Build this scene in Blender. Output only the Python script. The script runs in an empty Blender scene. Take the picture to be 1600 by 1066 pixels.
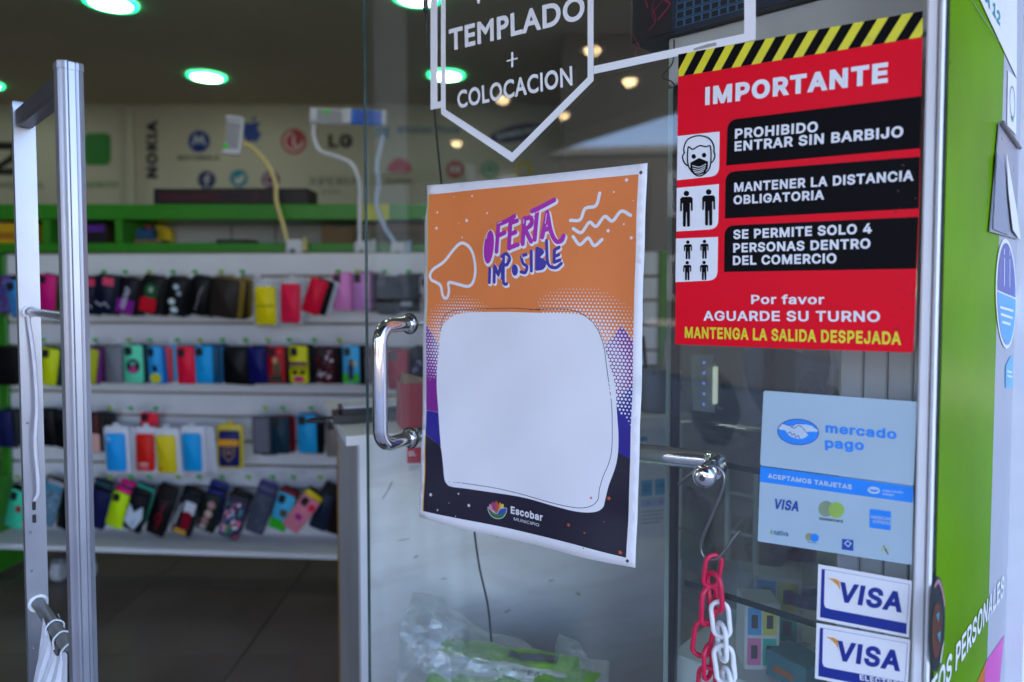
import bpy, bmesh, math, random
from mathutils import Vector, Matrix
from mathutils.geometry import tessellate_polygon
random.seed(7)
SC = bpy.context.scene
COL = SC.collection

# ------------------------------------------------------------------ camera, sky, sun, exposure
CAM_Z = 1.25
F_PX, CX, CY, PITCH = 1080.0, 800.0, 483.0, 0.040
cam_d = bpy.data.cameras.new('camera')
cam = bpy.data.objects.new('camera', cam_d); COL.objects.link(cam)
cam.location = (0, 0, CAM_Z)
cam.rotation_euler = (math.pi/2 - PITCH, 0, 0)
cam_d.sensor_width = 36.0
cam_d.lens = F_PX/1600*36.0
cam_d.shift_y = -(533.0-CY)/1600.0
cam_d.clip_start = 0.05; cam_d.clip_end = 500
cam_d.dof.use_dof = True
cam_d.dof.focus_distance = 1.08
cam_d.dof.aperture_fstop = 2.0
SC.camera = cam

world = bpy.data.worlds.new('World'); SC.world = world; world.use_nodes = True
wn = world.node_tree.nodes; wl = world.node_tree.links
sky = wn.new('ShaderNodeTexSky'); sky.sky_type = 'NISHITA'; sky.sun_disc = False
SUN_EL, SUN_AZ = math.radians(52), math.radians(25)     # azimuth clockwise from +Y
sky.altitude = 1500; sky.dust_density = .1; sky.ozone_density = 2.0; sky.sun_elevation = SUN_EL; sky.sun_rotation = SUN_AZ
tint_ = wn.new('ShaderNodeVectorMath'); tint_.operation = 'MULTIPLY'; tint_.inputs[1].default_value = (1.05, .985, 1.03)   # the camera's white balance
wl.new(sky.outputs[0], tint_.inputs[0]); wl.new(tint_.outputs[0], wn['Background'].inputs[0]); wn['Background'].inputs[1].default_value = 0.15
sun_d = bpy.data.lights.new('sun', 'SUN'); sun = bpy.data.objects.new('sun', sun_d); COL.objects.link(sun)
sun_d.energy = 3.2; sun_d.angle = math.radians(0.5); sun_d.color = (1, .90, .82)
_sd = Vector((math.sin(SUN_AZ)*math.cos(SUN_EL), math.cos(SUN_AZ)*math.cos(SUN_EL), math.sin(SUN_EL)))
sun.rotation_euler = _sd.to_track_quat('Z', 'Y').to_euler()
sun.location = _sd*30
SC.view_settings.view_transform = 'Standard'; SC.view_settings.look = 'None'
SC.view_settings.exposure = 2.72; SC.view_settings.gamma = 1.0
SC.cycles.use_denoising = True
SC.cycles.max_bounces = 10; SC.cycles.transparent_max_bounces = 24; SC.cycles.diffuse_bounces = 5
SC.cycles.sample_clamp_indirect = 6.0

# ------------------------------------------------------------------ helpers
def lin(c):
    c = c/255.0
    return c/12.92 if c <= .04045 else ((c+.055)/1.055)**2.4
def rgb(r, g, b, k=1.0): return (min(lin(r)*k, .85), min(lin(g)*k, .85), min(lin(b)*k, .85))
_M = {}
def mat(name, color, rough=.5, metal=0., var=.06, scale=30., spec=.5, bump=0., bscale=200., coat=0., trans=0.):
    if name in _M: return _M[name]
    m = bpy.data.materials.new(name); m.use_nodes = True; _M[name] = m
    n = m.node_tree.nodes; l = m.node_tree.links; p = n['Principled BSDF']
    p.inputs['Roughness'].default_value = rough; p.inputs['Metallic'].default_value = metal
    p.inputs['Specular IOR Level'].default_value = spec
    if coat: p.inputs['Coat Weight'].default_value = coat; p.inputs['Coat Roughness'].default_value = .08
    tc = n.new('ShaderNodeTexCoord')
    if var > 0:
        nz = n.new('ShaderNodeTexNoise'); nz.inputs['Scale'].default_value = scale; nz.inputs['Detail'].default_value = 5
        l.new(tc.outputs['Object'], nz.inputs['Vector'])
        mr = n.new('ShaderNodeMapRange'); mr.inputs['From Min'].default_value = .3; mr.inputs['From Max'].default_value = .7
        mr.inputs['To Min'].default_value = 1-var; mr.inputs['To Max'].default_value = 1+var
        l.new(nz.outputs['Fac'], mr.inputs['Value'])
        vm = n.new('ShaderNodeVectorMath'); vm.operation = 'SCALE'; vm.inputs[0].default_value = color
        l.new(mr.outputs[0], vm.inputs['Scale']); l.new(vm.outputs[0], p.inputs['Base Color'])
        r2 = n.new('ShaderNodeMapRange'); r2.inputs['To Min'].default_value = max(.02, rough-.08); r2.inputs['To Max'].default_value = min(1, rough+.08)
        l.new(nz.outputs['Fac'], r2.inputs['Value']); l.new(r2.outputs[0], p.inputs['Roughness'])
    else: p.inputs['Base Color'].default_value = (*color, 1)
    if bump > 0:
        nb = n.new('ShaderNodeTexNoise'); nb.inputs['Scale'].default_value = bscale; nb.inputs['Detail'].default_value = 4
        l.new(tc.outputs['Object'], nb.inputs['Vector'])
        bp = n.new('ShaderNodeBump'); bp.inputs['Strength'].default_value = bump; bp.inputs['Distance'].default_value = .002
        l.new(nb.outputs['Fac'], bp.inputs['Height']); l.new(bp.outputs[0], p.inputs['Normal'])
    if trans:
        p.inputs['Transmission Weight'].default_value = trans
    return m
def pc(r, g, b, rough=.5, k=1.0, **kw):          # plain painted / printed colour
    return mat('colour_%d_%d_%d_%d_%d' % (r, g, b, rough*100, k*100), rgb(r, g, b, k), rough, **kw)
def emis(name, color, strength):
    if name in _M: return _M[name]
    m = bpy.data.materials.new(name); m.use_nodes = True; _M[name] = m
    p = m.node_tree.nodes['Principled BSDF']
    p.inputs['Base Color'].default_value = (*color, 1)
    p.inputs['Emission Color'].default_value = (*color, 1); p.inputs['Emission Strength'].default_value = strength
    return m
def glass(name, tint=(.972, .986, .980), rough=0.0, extra=0.0, bump=0., haze=0.0, hazecol=(.8, .85, .85)):
    if name in _M: return _M[name]
    m = bpy.data.materials.new(name); m.use_nodes = True; _M[name] = m
    n = m.node_tree.nodes; l = m.node_tree.links
    n.remove(n['Principled BSDF']); out = n['Material Output']
    t = n.new('ShaderNodeBsdfTransparent'); t.inputs[0].default_value = (*tint, 1)
    g = n.new('ShaderNodeBsdfGlossy'); g.inputs['Roughness'].default_value = rough; g.inputs[0].default_value = (1, 1, 1, 1)
    lw = n.new('ShaderNodeFresnel'); ge = n.new('ShaderNodeNewGeometry')       # a pane reflects alike from both sides
    mi_ = n.new('ShaderNodeMapRange'); mi_.inputs['To Min'].default_value = 1.5; mi_.inputs['To Max'].default_value = 1/1.5
    l.new(ge.outputs['Backfacing'], mi_.inputs['Value']); l.new(mi_.outputs[0], lw.inputs['IOR'])
    fac = lw.outputs[0]
    if extra:
        ad = n.new('ShaderNodeMath'); ad.operation = 'ADD'; ad.inputs[1].default_value = extra; ad.use_clamp = True
        l.new(fac, ad.inputs[0]); fac = ad.outputs[0]
    tr = t.outputs[0]
    if haze:
        d = n.new('ShaderNodeBsdfDiffuse'); d.inputs[0].default_value = (*hazecol, 1)
        nz = n.new('ShaderNodeTexNoise'); nz.inputs['Scale'].default_value = 9; nz.inputs['Detail'].default_value = 6
        tc = n.new('ShaderNodeTexCoord'); l.new(tc.outputs['Object'], nz.inputs['Vector'])
        mr = n.new('ShaderNodeMapRange'); mr.inputs['From Min'].default_value = .35; mr.inputs['From Max'].default_value = .75
        mr.inputs['To Min'].default_value = haze*.4; mr.inputs['To Max'].default_value = haze*1.6
        l.new(nz.outputs['Fac'], mr.inputs['Value'])
        mh = n.new('ShaderNodeMixShader'); l.new(mr.outputs[0], mh.inputs[0]); l.new(tr, mh.inputs[1]); l.new(d.outputs[0], mh.inputs[2]); tr = mh.outputs[0]
    if bump:
        tc2 = n.new('ShaderNodeTexCoord'); nb = n.new('ShaderNodeTexNoise'); nb.inputs['Scale'].default_value = 28; nb.inputs['Detail'].default_value = 5
        l.new(tc2.outputs['Object'], nb.inputs['Vector'])
        bp = n.new('ShaderNodeBump'); bp.inputs['Strength'].default_value = bump; bp.inputs['Distance'].default_value = .02
        l.new(nb.outputs['Fac'], bp.inputs['Height']); l.new(bp.outputs[0], g.inputs['Normal']); l.new(bp.outputs[0], lw.inputs['Normal'])
    mx = n.new('ShaderNodeMixShader'); l.new(fac, mx.inputs[0]); l.new(tr, mx.inputs[1]); l.new(g.outputs[0], mx.inputs[2])
    l.new(mx.outputs[0], out.inputs[0])
    return m

def ray(px, py):
    a, b = (px-CX)/F_PX, (CY-py)/F_PX
    c, s = math.cos(PITCH), math.sin(PITCH)
    return Vector((a, c+b*s, b*c-s))
def at(px, py, depth):                            # point seen at that place, depth metres ahead
    d = ray(px, py); return Vector((0, 0, CAM_Z)) + d*(depth/d.y)
def onz(px, py, z):
    d = ray(px, py); return Vector((0, 0, CAM_Z)) + d*((z-CAM_Z)/d.z)
class Frame:
    """An upright plane: u along it, v up, w out of it towards the street."""
    def __init__(s, o, u):
        s.o = Vector((o[0], o[1], 0)); s.u = Vector((u[0], u[1], 0)).normalized(); s.v = Vector((0, 0, 1)); s.n = s.u.cross(s.v)
    def pix(s, px, py, w=0.):
        d = ray(px, py); c = Vector((0, 0, CAM_Z)); o = s.o + s.n*w
        t = (o-c).dot(s.n)/d.dot(s.n); p = c+d*t-o
        return Vector((p.dot(s.u), p.z))
    def mtx(s, u=0, v=0, w=0, roll=0):
        p = s.o+s.u*u+s.v*v+s.n*w
        m = Matrix(((s.u.x, s.v.x, s.n.x, p.x), (s.u.y, s.v.y, s.n.y, p.y), (s.u.z, s.v.z, s.n.z, p.z), (0, 0, 0, 1)))
        return m @ Matrix.Rotation(roll, 4, 'Z')
    def P(s, u, v, w=0): return s.o+s.u*u+s.v*v+s.n*w

class MB:
    def __init__(s): s.v = []; s.f = []; s.m = []
    def add(s, vs, fs, mi=0):
        b = len(s.v); s.v += [tuple(x) for x in vs]; s.f += [tuple(i+b for i in f) for f in fs]; s.m += [mi]*len(fs); return s
    def box(s, c, d, rot=None, mi=0):
        x, y, z = d[0]/2, d[1]/2, d[2]/2
        vs = [Vector((a*x, b*y, e*z)) for a in (-1, 1) for b in (-1, 1) for e in (-1, 1)]
        if rot is not None: vs = [rot @ q for q in vs]
        c = Vector(c); vs = [q+c for q in vs]
        return s.add(vs, [(0, 1, 3, 2), (4, 6, 7, 5), (0, 4, 5, 1), (2, 3, 7, 6), (0, 2, 6, 4), (1, 5, 7, 3)], mi)
    def box2(s, a, b, mi=0):
        a, b = Vector(a), Vector(b); d = b-a
        return s.box((a+b)/2, (abs(d.x), abs(d.y), abs(d.z)), None, mi)
    def bbox(s, c, d, r=.004, rot=None, mi=0):      # box with chamfered edges
        x, y, z = d[0]/2, d[1]/2, d[2]/2; r = min(r, x*.9, y*.9, z*.9)
        vs = []; idx = {}
        for sx in (-1, 1):
            for sy in (-1, 1):
                for sz in (-1, 1):
                    for k in range(3):
                        q = [sx*(x-r), sy*(y-r), sz*(z-r)]; q[k] = (sx*x, sy*y, sz*z)[k]
                        idx[sx, sy, sz, k] = len(vs); vs.append(Vector(q))
        fs = []
        for k in range(3):
            a, b = (k+1) % 3, (k+2) % 3
            for sg in (-1, 1):
                q = []
                for ta, tb in ((-1, -1), (1, -1), (1, 1), (-1, 1)):
                    t = [0, 0, 0]; t[k] = sg; t[a] = ta; t[b] = tb; q.append(idx[t[0], t[1], t[2], k])
                fs.append(q if sg > 0 else q[::-1])
                for tb in (-1, 1):     # edge between face k,sg and face b,tb
                    t0 = [0, 0, 0]; t0[k] = sg; t0[b] = tb; t0[a] = -1; t1 = list(t0); t1[a] = 1
                    q = [idx[(*t0, k)], idx[(*t1, k)], idx[(*t1, b)], idx[(*t0, b)]]
                    fs.append(q if sg*tb > 0 else q[::-1])
        for sx in (-1, 1):
            for sy in (-1, 1):
                for sz in (-1, 1): fs.append([idx[sx, sy, sz, k] for k in range(3)])
        if rot is not None: vs = [rot @ q for q in vs]
        c = Vector(c); vs = [q+c for q in vs]
        return s.add(vs, fs, mi)
    def prism(s, pts, z0, z1, mi=0, side=None, bottom=True):     # 2-D outline, thickness along local z
        n = len(pts); side = mi if side is None else side
        vs = [(p[0], p[1], z0) for p in pts]+[(p[0], p[1], z1) for p in pts]
        s.add(vs, [tuple(range(n, 2*n))], mi); b = len(s.v)-2*n
        if bottom: s.f.append(tuple(b+i for i in range(n-1, -1, -1))); s.m.append(mi)
        for i in range(n):
            j = (i+1) % n; s.f.append((b+i, b+j, b+n+j, b+n+i)); s.m.append(side)
        return s
    def poly(s, pts, z=0., mi=0):
        n = len(pts); return s.add([(p[0], p[1], z) for p in pts], [tuple(range(n))], mi)
    def tube(s, path, r, seg=10, closed=False, mi=0, caps=True):
        path = [Vector(p) for p in path]; n = len(path); rs = r if isinstance(r, (list, tuple)) else [r]*n
        b = len(s.v); prev = None
        for i, p in enumerate(path):
            if closed: t = path[(i+1) % n]-path[i-1]
            else: t = path[min(i+1, n-1)]-path[max(i-1, 0)]
            t = t.normalized()
            if prev is None:
                a = Vector((0, 0, 1)) if abs(t.z) < .9 else Vector((1, 0, 0)); x = t.cross(a).normalized()
            else: x = (prev-t*prev.dot(t)).normalized()
            prev = x; y = t.cross(x)
            for k in range(seg):
                q = 2*math.pi*k/seg; s.v.append(tuple(p+(x*math.cos(q)+y*math.sin(q))*rs[i]))
        for i in range(n if closed else n-1):
            for k in range(seg):
                i2 = (i+1) % n; k2 = (k+1) % seg
                s.f.append((b+i*seg+k, b+i*seg+k2, b+i2*seg+k2, b+i2*seg+k)); s.m.append(mi)
        if caps and not closed:
            s.f.append(tuple(b+k for k in range(seg-1, -1, -1))); s.m.append(mi)
            s.f.append(tuple(b+(n-1)*seg+k for k in range(seg))); s.m.append(mi)
        return s
    def lathe(s, prof, o=(0, 0, 0), axis=(0, 0, 1), seg=24, mi=0):   # prof: (radius, height)
        ax = Vector(axis).normalized(); a = Vector((0, 0, 1)) if abs(ax.z) < .9 else Vector((1, 0, 0))
        x = ax.cross(a).normalized(); y = ax.cross(x); o = Vector(o); b = len(s.v)
        for r, h in prof:
            for k in range(seg):
                q = 2*math.pi*k/seg; s.v.append(tuple(o+ax*h+(x*math.cos(q)+y*math.sin(q))*max(r, 1e-5)))
        for i in range(len(prof)-1):
            for k in range(seg):
                k2 = (k+1) % seg; s.f.append((b+i*seg+k, b+i*seg+k2, b+(i+1)*seg+k2, b+(i+1)*seg+k)); s.m.append(mi)
        return s
    def build(s, name, m, parent=None, smooth=None, mtx=None, recalc=True, tri=False):
        me = bpy.data.meshes.new(name); me.from_pydata(s.v, [], s.f)
        for q in (m if isinstance(m, (list, tuple)) else [m]): me.materials.append(q)
        me.polygons.foreach_set('material_index', s.m)
        if recalc or tri:
            bm = bmesh.new(); bm.from_mesh(me)
            if tri: bmesh.ops.triangulate(bm, faces=bm.faces[:])
            if recalc: bmesh.ops.recalc_face_normals(bm, faces=bm.faces[:])
            bm.to_mesh(me); bm.free()
        if smooth is not None:
            me.polygons.foreach_set('use_smooth', [True]*len(me.polygons))
            try: me.set_sharp_from_angle(angle=math.radians(smooth))
            except Exception: pass
        me.update()
        o = bpy.data.objects.new(name, me); COL.objects.link(o)
        if parent is not None: o.parent = parent
        if mtx is not None: o.matrix_world = mtx
        return o
def tag(o, label=None, cat=None, group=None, kind=None):
    if label: o['label'] = label
    if cat: o['category'] = cat
    if group: o['group'] = group
    if kind: o['kind'] = kind
    return o
def thing(name, label, cat, mtx, group=None):
    o = bpy.data.objects.new(name, None); COL.objects.link(o); o.empty_display_size = .05
    o.matrix_world = mtx if isinstance(mtx, Matrix) else Matrix.Translation(Vector(mtx))
    return tag(o, label, cat, group)
def copy_tree(o, parent=None):
    c = o.copy(); COL.objects.link(c); c.parent = parent
    for ch in list(o.children): copy_tree(ch, c)
    return c

# ---- flat outlines
def catmull(pts, closed=False, k=6):
    P = [Vector((p[0], p[1])) if len(p) == 2 else Vector(p) for p in pts]; n = len(P); out = []
    rng = range(n) if closed else range(n-1)
    for i in rng:
        p1, p2 = P[i], P[(i+1) % n]
        p0 = P[i-1] if (closed or i > 0) else p1*2-p2
        p3 = P[(i+2) % n] if (closed or i+2 < n) else p2*2-p1
        for j in range(k):
            t = j/k; out.append(.5*((2*p1)+(p2-p0)*t+(2*p0-5*p1+4*p2-p3)*t*t+(3*p1-p0-3*p2+p3)*t**3))
    if not closed: out.append(P[-1])
    return out
def ell(cx, cy, rx, ry, n=24, rot=0., a0=0., a1=2*math.pi):
    full = abs(a1-a0-2*math.pi) < 1e-6; o = []
    for i in range(n if full else n+1):
        a = a0+(a1-a0)*i/n; x, y = rx*math.cos(a), ry*math.sin(a)
        o.append((cx+x*math.cos(rot)-y*math.sin(rot), cy+x*math.sin(rot)+y*math.cos(rot)))
    return o
def rrect(x0, y0, x1, y1, r, k=4, corners=(1, 1, 1, 1)):       # bl, br, tr, tl
    o = []
    for i, (cx, cy, a) in enumerate(((x0+r, y0+r, math.pi), (x1-r, y0+r, 1.5*math.pi), (x1-r, y1-r, 0), (x0+r, y1-r, .5*math.pi))):
        if corners[i]: o += [(cx+r*math.cos(a+math.pi/2*j/k), cy+r*math.sin(a+math.pi/2*j/k)) for j in range(k+1)]
        else: o.append(((x0, y0), (x1, y0), (x1, y1), (x0, y1))[i])
    return o
def star(cx, cy, r, rot=0.3):
    return [(cx+(r if i % 2 == 0 else r*.45)*math.sin(rot+i*math.pi/5), cy+(r if i % 2 == 0 else r*.45)*math.cos(rot+i*math.pi/5)) for i in range(10)]
def stroke(mb, pts, w, z=0., closed=False, cap=True, mi=0):      # ribbon along a 2-D path
    P = [Vector((p[0], p[1])) for p in pts]; n = len(P); L = []; R = []
    for i in range(n):
        a = P[i]-P[i-1] if (i > 0 or closed) else None
        b = P[(i+1) % n]-P[i] if (i < n-1 or closed) else None
        if a is None or a.length < 1e-9: a = b
        if b is None or b.length < 1e-9: b = a
        a = a.normalized(); b = b.normalized(); t = (a+b)
        t = t.normalized() if t.length > 1e-6 else a
        k = 1/max(.45, t.dot(a)); nn = Vector((-t.y, t.x))*(w/2*k)
        L.append(P[i]+nn); R.append(P[i]-nn)
    vs = [(p.x, p.y, z) for p in L]+[(p.x, p.y, z) for p in R]
    fs = [(i, (i+1) % n, n+(i+1) % n, n+i) for i in range(n if closed else n-1)]
    mb.add(vs, fs, mi)
    if cap and not closed:
        for q, sg in ((P[0], P[0]-P[1]), (P[-1], P[-1]-P[-2])):
            a = math.atan2(sg.y, sg.x); mb.poly(ell(q.x, q.y, w/2, w/2, 6, 0, a-math.pi/2, a+math.pi/2), z, mi)
# letter outlines (advance, contours) for printed lettering
GLYPHS = {
' ': (188, ""),
'.': (188, "95,-4 78,-1 63,9 53,24 50,41 53,59 63,73 78,83 95,87 113,83 128,73 138,59 141,41 138,24 128,9 113,-1"),
'1': (453, "76,0 76,55 391,55 391,0|276,509 276,0 212,0 212,448 86,358 86,427 198,509"),
'2': (453, "64,0 64,47 234,229 261,257 282,282 299,305 311,327 318,348 320,371 317,397 308,419 293,436 273,449 250,457 224,460 196,457 172,447 153,433 139,413 130,390 127,362 66,362 71,405 86,442 111,473 143,496 182,511 225,516 268,511 306,497 337,474 361,445 376,411 381,372 378,345 371,318 357,290 336,259 306,223 267,180 153,60 389,57 389,0"),
'4': (453, "40,105 40,158 247,509 311,509 109,166 413,163 413,105|282,0 282,121 282,146 282,318 343,318 343,0"),
'A': (480, "16,0 201,509 276,509 463,0 395,0 287,302 276,334 264,372 250,420 232,478 245,478 228,419 213,371 201,333 191,302 85,0|110,142 110,199 370,199 370,142"),
'B': (456, "60,0 60,509 241,509 289,504 329,491 359,469 381,442 394,410 398,374 395,344 387,320 373,301 356,286 336,275 315,267 315,262 339,257 363,245 385,227 402,203 414,173 418,136 413,100 400,67 377,39 344,18 301,4 247,0|125,57 245,57 296,63 330,80 349,105 355,137 352,161 342,184 327,203 306,218 279,228 248,231 125,231|125,285 238,285 265,288 288,296 308,309 323,326 333,348 336,372 330,403 313,429 283,446 240,452 125,452"),
'C': (510, "267,-7 235,-5 205,1 177,11 150,25 126,42 104,63 86,88 70,115 57,146 48,179 42,215 40,254 42,293 48,329 57,362 70,393 86,421 104,445 126,466 150,484 177,498 205,508 235,514 267,516 305,513 340,504 373,490 402,471 427,447 448,418 463,385 473,348 408,348 401,373 389,395 375,413 357,428 337,440 315,449 292,454 267,456 223,450 184,432 150,403 125,364 109,314 103,254 109,194 125,145 151,105 184,76 223,59 267,53 292,55 315,60 337,69 357,81 375,96 389,114 401,136 408,160 473,160 463,124 448,91 428,62 402,38 373,19 341,5 305,-4"),
'D': (502, "219,0 96,0 96,57 215,57 272,63 318,81 354,110 379,149 394,198 399,255 394,312 379,361 354,399 320,428 275,446 221,452 93,452 93,509 225,509 261,507 294,501 325,492 353,478 399,441 433,391 446,361 455,329 460,293 462,255 460,217 455,181 446,149 433,119 417,92 398,68 376,48 351,31 322,17 291,8 256,2|125,509 125,0 60,0 60,509"),
'E': (419, "60,0 60,509 372,509 372,452 125,452 125,286 355,286 355,229 125,229 125,57 375,57 375,0"),
'G': (520, "269,-7 236,-5 205,1 176,11 149,25 125,43 104,64 85,88 69,116 57,146 47,179 42,215 40,254 42,293 47,329 57,362 69,393 85,421 103,445 125,466 149,484 175,498 203,508 233,514 265,516 304,513 340,504 374,489 403,469 429,445 449,416 465,384 474,349 408,349 399,372 387,393 373,411 356,427 337,439 315,448 291,454 265,456 222,450 183,432 150,404 125,364 109,314 103,254 109,194 125,145 151,105 184,76 224,59 269,53 309,57 345,71 374,93 396,123 410,160 415,202 434,199 283,199 283,256 478,256 478,200 471,141 451,91 419,50 377,19 326,0"),
'H': (517, "60,0 60,509 125,509 125,289 392,289 392,509 457,509 457,0 392,0 392,232 125,232 125,0"),
'I': (185, "125,509 125,0 60,0 60,509"),
'J': (396, "185,-7 124,3 75,33 57,55 44,81 36,111 33,145 33,173 98,173 98,145 104,104 122,74 149,56 185,50 220,56 248,74 266,104 272,145 272,509 336,509 336,145 334,111 326,81 313,55 294,33 246,3"),
'K': (467, "104,145 104,216 122,239 139,261 157,282 174,303 193,324 212,344 364,509 448,509 231,276|60,0 60,509 125,509 125,334 124,225 125,193 125,0|372,0 188,259 228,309 449,0"),
'L': (393, "60,0 60,509 125,509 125,57 361,57 361,0"),
'M': (628, "60,0 60,509 152,509 277,187 287,159 299,123 311,84 322,49 307,49 318,83 330,121 342,158 352,187 476,509 568,509 568,0 504,0 504,291 504,327 505,369 506,413 507,457 513,457 505,433 498,409 482,363 467,322 456,291 342,0 286,0 170,291 159,321 145,361 129,408 112,457 119,457 120,416 121,372 122,328 122,291 122,0"),
'N': (523, "60,0 60,509 136,509 343,183 352,169 363,151 375,130 388,107 401,82 414,55 405,54 402,81 401,108 400,134 399,157 399,195 399,509 463,509 463,0 387,0 202,290 177,331 164,354 148,381 108,452 119,454 122,384 124,328 125,291 125,0"),
'O': (533, "267,-7 235,-5 205,1 177,11 150,25 126,42 105,63 86,88 70,115 57,146 48,179 42,215 40,254 42,293 48,329 57,362 70,393 86,421 105,445 126,466 150,484 177,498 205,508 235,514 267,516 299,514 329,508 357,498 384,484 408,466 429,445 448,421 464,393 477,362 486,329 491,293 493,254 491,215 486,179 477,146 464,115 448,88 429,63 408,42 384,25 357,11 329,1 299,-5|267,53 310,59 349,76 383,105 408,144 425,194 430,254 425,314 408,365 383,404 349,433 310,450 267,456 223,450 184,433 151,404 125,364 109,314 103,254 109,194 125,144 151,105 184,76 223,59"),
'P': (445, "60,0 60,509 235,509 289,503 332,487 366,462 390,430 404,391 409,348 404,304 390,265 366,233 332,207 289,191 235,186 109,186 109,242 233,242 269,246 297,256 318,272 333,294 342,319 344,348 342,376 333,402 318,423 297,439 268,449 232,452 125,452 125,0"),
'Q': (533, "245,159 313,159 369,85 384,65 468,-48 401,-48 346,27 331,46|267,-7 235,-5 205,1 177,11 150,25 126,42 105,63 86,88 70,115 57,146 48,179 42,215 40,254 42,293 48,329 57,362 70,393 86,421 105,445 126,466 150,484 177,498 205,508 235,514 267,516 299,514 329,508 357,498 384,484 408,466 429,445 448,421 464,393 477,362 486,329 491,293 493,254 491,215 486,179 477,146 464,115 448,88 429,63 408,42 384,25 357,11 329,1 299,-5|267,53 310,59 349,76 383,105 408,144 425,194 430,254 425,314 408,365 383,404 349,433 310,450 267,456 223,450 184,433 151,404 125,364 109,314 103,254 109,194 125,144 151,105 184,76 223,59"),
'R': (449, "60,0 60,509 236,509 290,504 333,489 367,465 390,433 405,395 409,352 405,309 390,271 367,240 333,217 289,203 236,198 96,198 96,255 234,255 269,258 298,267 319,281 334,300 342,324 345,352 342,380 334,405 319,425 298,440 269,449 233,452 125,452 125,0|353,0 230,229 303,229 428,0"),
'S': (447, "224,-9 172,-4 128,9 91,31 64,60 46,96 38,137 104,137 110,110 123,88 142,71 166,59 194,52 224,49 257,52 286,60 311,74 329,92 341,114 346,139 342,161 332,179 316,193 296,205 272,214 245,222 184,239 128,260 86,289 60,326 52,372 58,413 75,448 102,476 138,498 180,511 227,516 275,511 316,498 351,476 377,449 394,415 401,378 337,378 326,412 302,437 267,453 225,459 194,456 167,448 145,435 129,418 118,398 115,376 119,352 131,334 148,319 169,308 191,300 212,293 264,279 287,272 312,264 336,252 359,238 379,220 395,198 405,171 408,139 403,99 386,64 360,34 323,11 278,-4"),
'T': (449, "32,452 32,509 417,509 417,452 257,452 257,0 193,0 193,452"),
'U': (517, "259,-8 203,-2 154,15 114,43 85,80 66,124 60,173 60,509 124,509 124,178 128,144 141,113 160,87 187,68 220,56 259,52 298,56 331,68 357,87 377,113 389,144 393,178 393,509 457,509 457,173 451,124 433,80 403,43 363,15 315,-2"),
'V': (480, "204,0 16,509 84,509 192,206 203,176 215,137 230,89 248,31 235,31 252,90 267,138 279,176 290,206 395,509 463,509 278,0"),
'W': (686, "155,0 16,509 82,509 163,196 170,171 175,145 187,94 192,67 197,40 189,40 194,67 200,94 205,120 211,145 224,196 306,509 380,509 462,196 468,171 474,145 486,94 492,67 497,40 488,40 493,67 499,94 504,120 510,145 523,196 603,509 670,509 530,0 455,0 368,323 359,356 351,391 344,431 336,475 350,475 342,433 335,395 327,359 318,323 230,0"),
'X': (474, "18,0 217,284 217,236 29,509 104,509 178,400 192,379 204,361 214,345 223,329 233,312 243,292 232,292 252,329 261,345 272,361 298,400 374,509 446,509 259,239 259,287 456,0 382,0 292,129 268,165 259,180 250,195 241,212 230,231 244,231 235,213 225,196 216,181 206,166 182,129 91,0"),
'Y': (472, "203,0 203,208 16,509 91,509 192,344 208,318 222,292 236,264 250,230 224,230 237,265 251,293 265,318 280,344 381,509 455,509 268,208 268,0"),
'a': (389, "160,-9 126,-5 94,5 68,22 48,45 35,73 30,108 34,138 43,161 58,179 78,193 100,203 125,211 152,216 178,220 234,227 252,230 265,235 273,243 276,255 273,279 267,297 256,311 240,322 220,329 196,331 171,329 149,322 132,313 118,301 107,288 100,274 41,291 57,322 79,346 104,364 133,375 163,382 194,384 215,383 239,379 263,372 286,360 306,343 322,320 333,290 337,251 337,0 277,0 277,52 272,52 264,38 252,25 236,12 215,1 190,-6|170,45 202,49 228,59 248,74 263,93 272,115 276,138 276,190 270,186 259,182 246,179 231,176 200,171 175,168 154,164 134,159 117,150 103,139 95,124 92,105 94,87 102,72 114,61 130,52 149,47"),
'b': (424, "229,-8 198,-5 172,4 153,17 138,31 127,46 118,59 112,59 112,0 53,0 53,509 114,509 114,319 118,319 127,331 137,346 152,360 171,373 197,381 229,384 274,378 313,361 345,332 370,293 385,245 390,189 385,133 370,84 346,45 313,16 274,-2|220,47 253,51 279,66 301,88 316,117 325,151 328,189 325,227 316,261 301,290 280,311 253,325 220,330 188,325 161,312 140,291 125,263 116,229 113,189 116,150 125,115 140,86 162,65 188,51"),
'c': (396, "207,-8 159,-2 117,16 82,46 56,85 40,133 34,187 40,243 56,291 82,330 117,360 159,378 207,384 234,383 260,377 284,368 305,356 324,341 340,322 353,301 362,277 303,262 298,276 290,289 281,301 270,311 257,319 242,325 226,329 207,330 173,325 145,310 124,287 108,258 99,224 96,187 99,151 108,117 124,89 145,66 173,51 207,46 226,48 243,52 258,58 271,66 282,76 292,89 299,102 304,117 363,102 354,78 341,56 325,37 306,21 285,9 261,-1 235,-6"),
'd': (424, "195,-8 151,-2 111,16 79,45 55,84 39,133 34,189 39,245 55,293 79,332 112,361 151,378 196,384 228,381 253,373 272,360 287,346 298,331 306,319 311,319 311,509 372,509 372,0 313,0 313,59 307,59 298,46 287,31 272,17 252,4 227,-5|205,47 236,51 263,65 284,86 299,115 309,150 312,189 309,229 300,263 284,291 263,312 237,325 205,330 172,325 145,311 124,290 108,261 99,227 96,189 99,151 109,117 124,88 145,66 172,51"),
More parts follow.
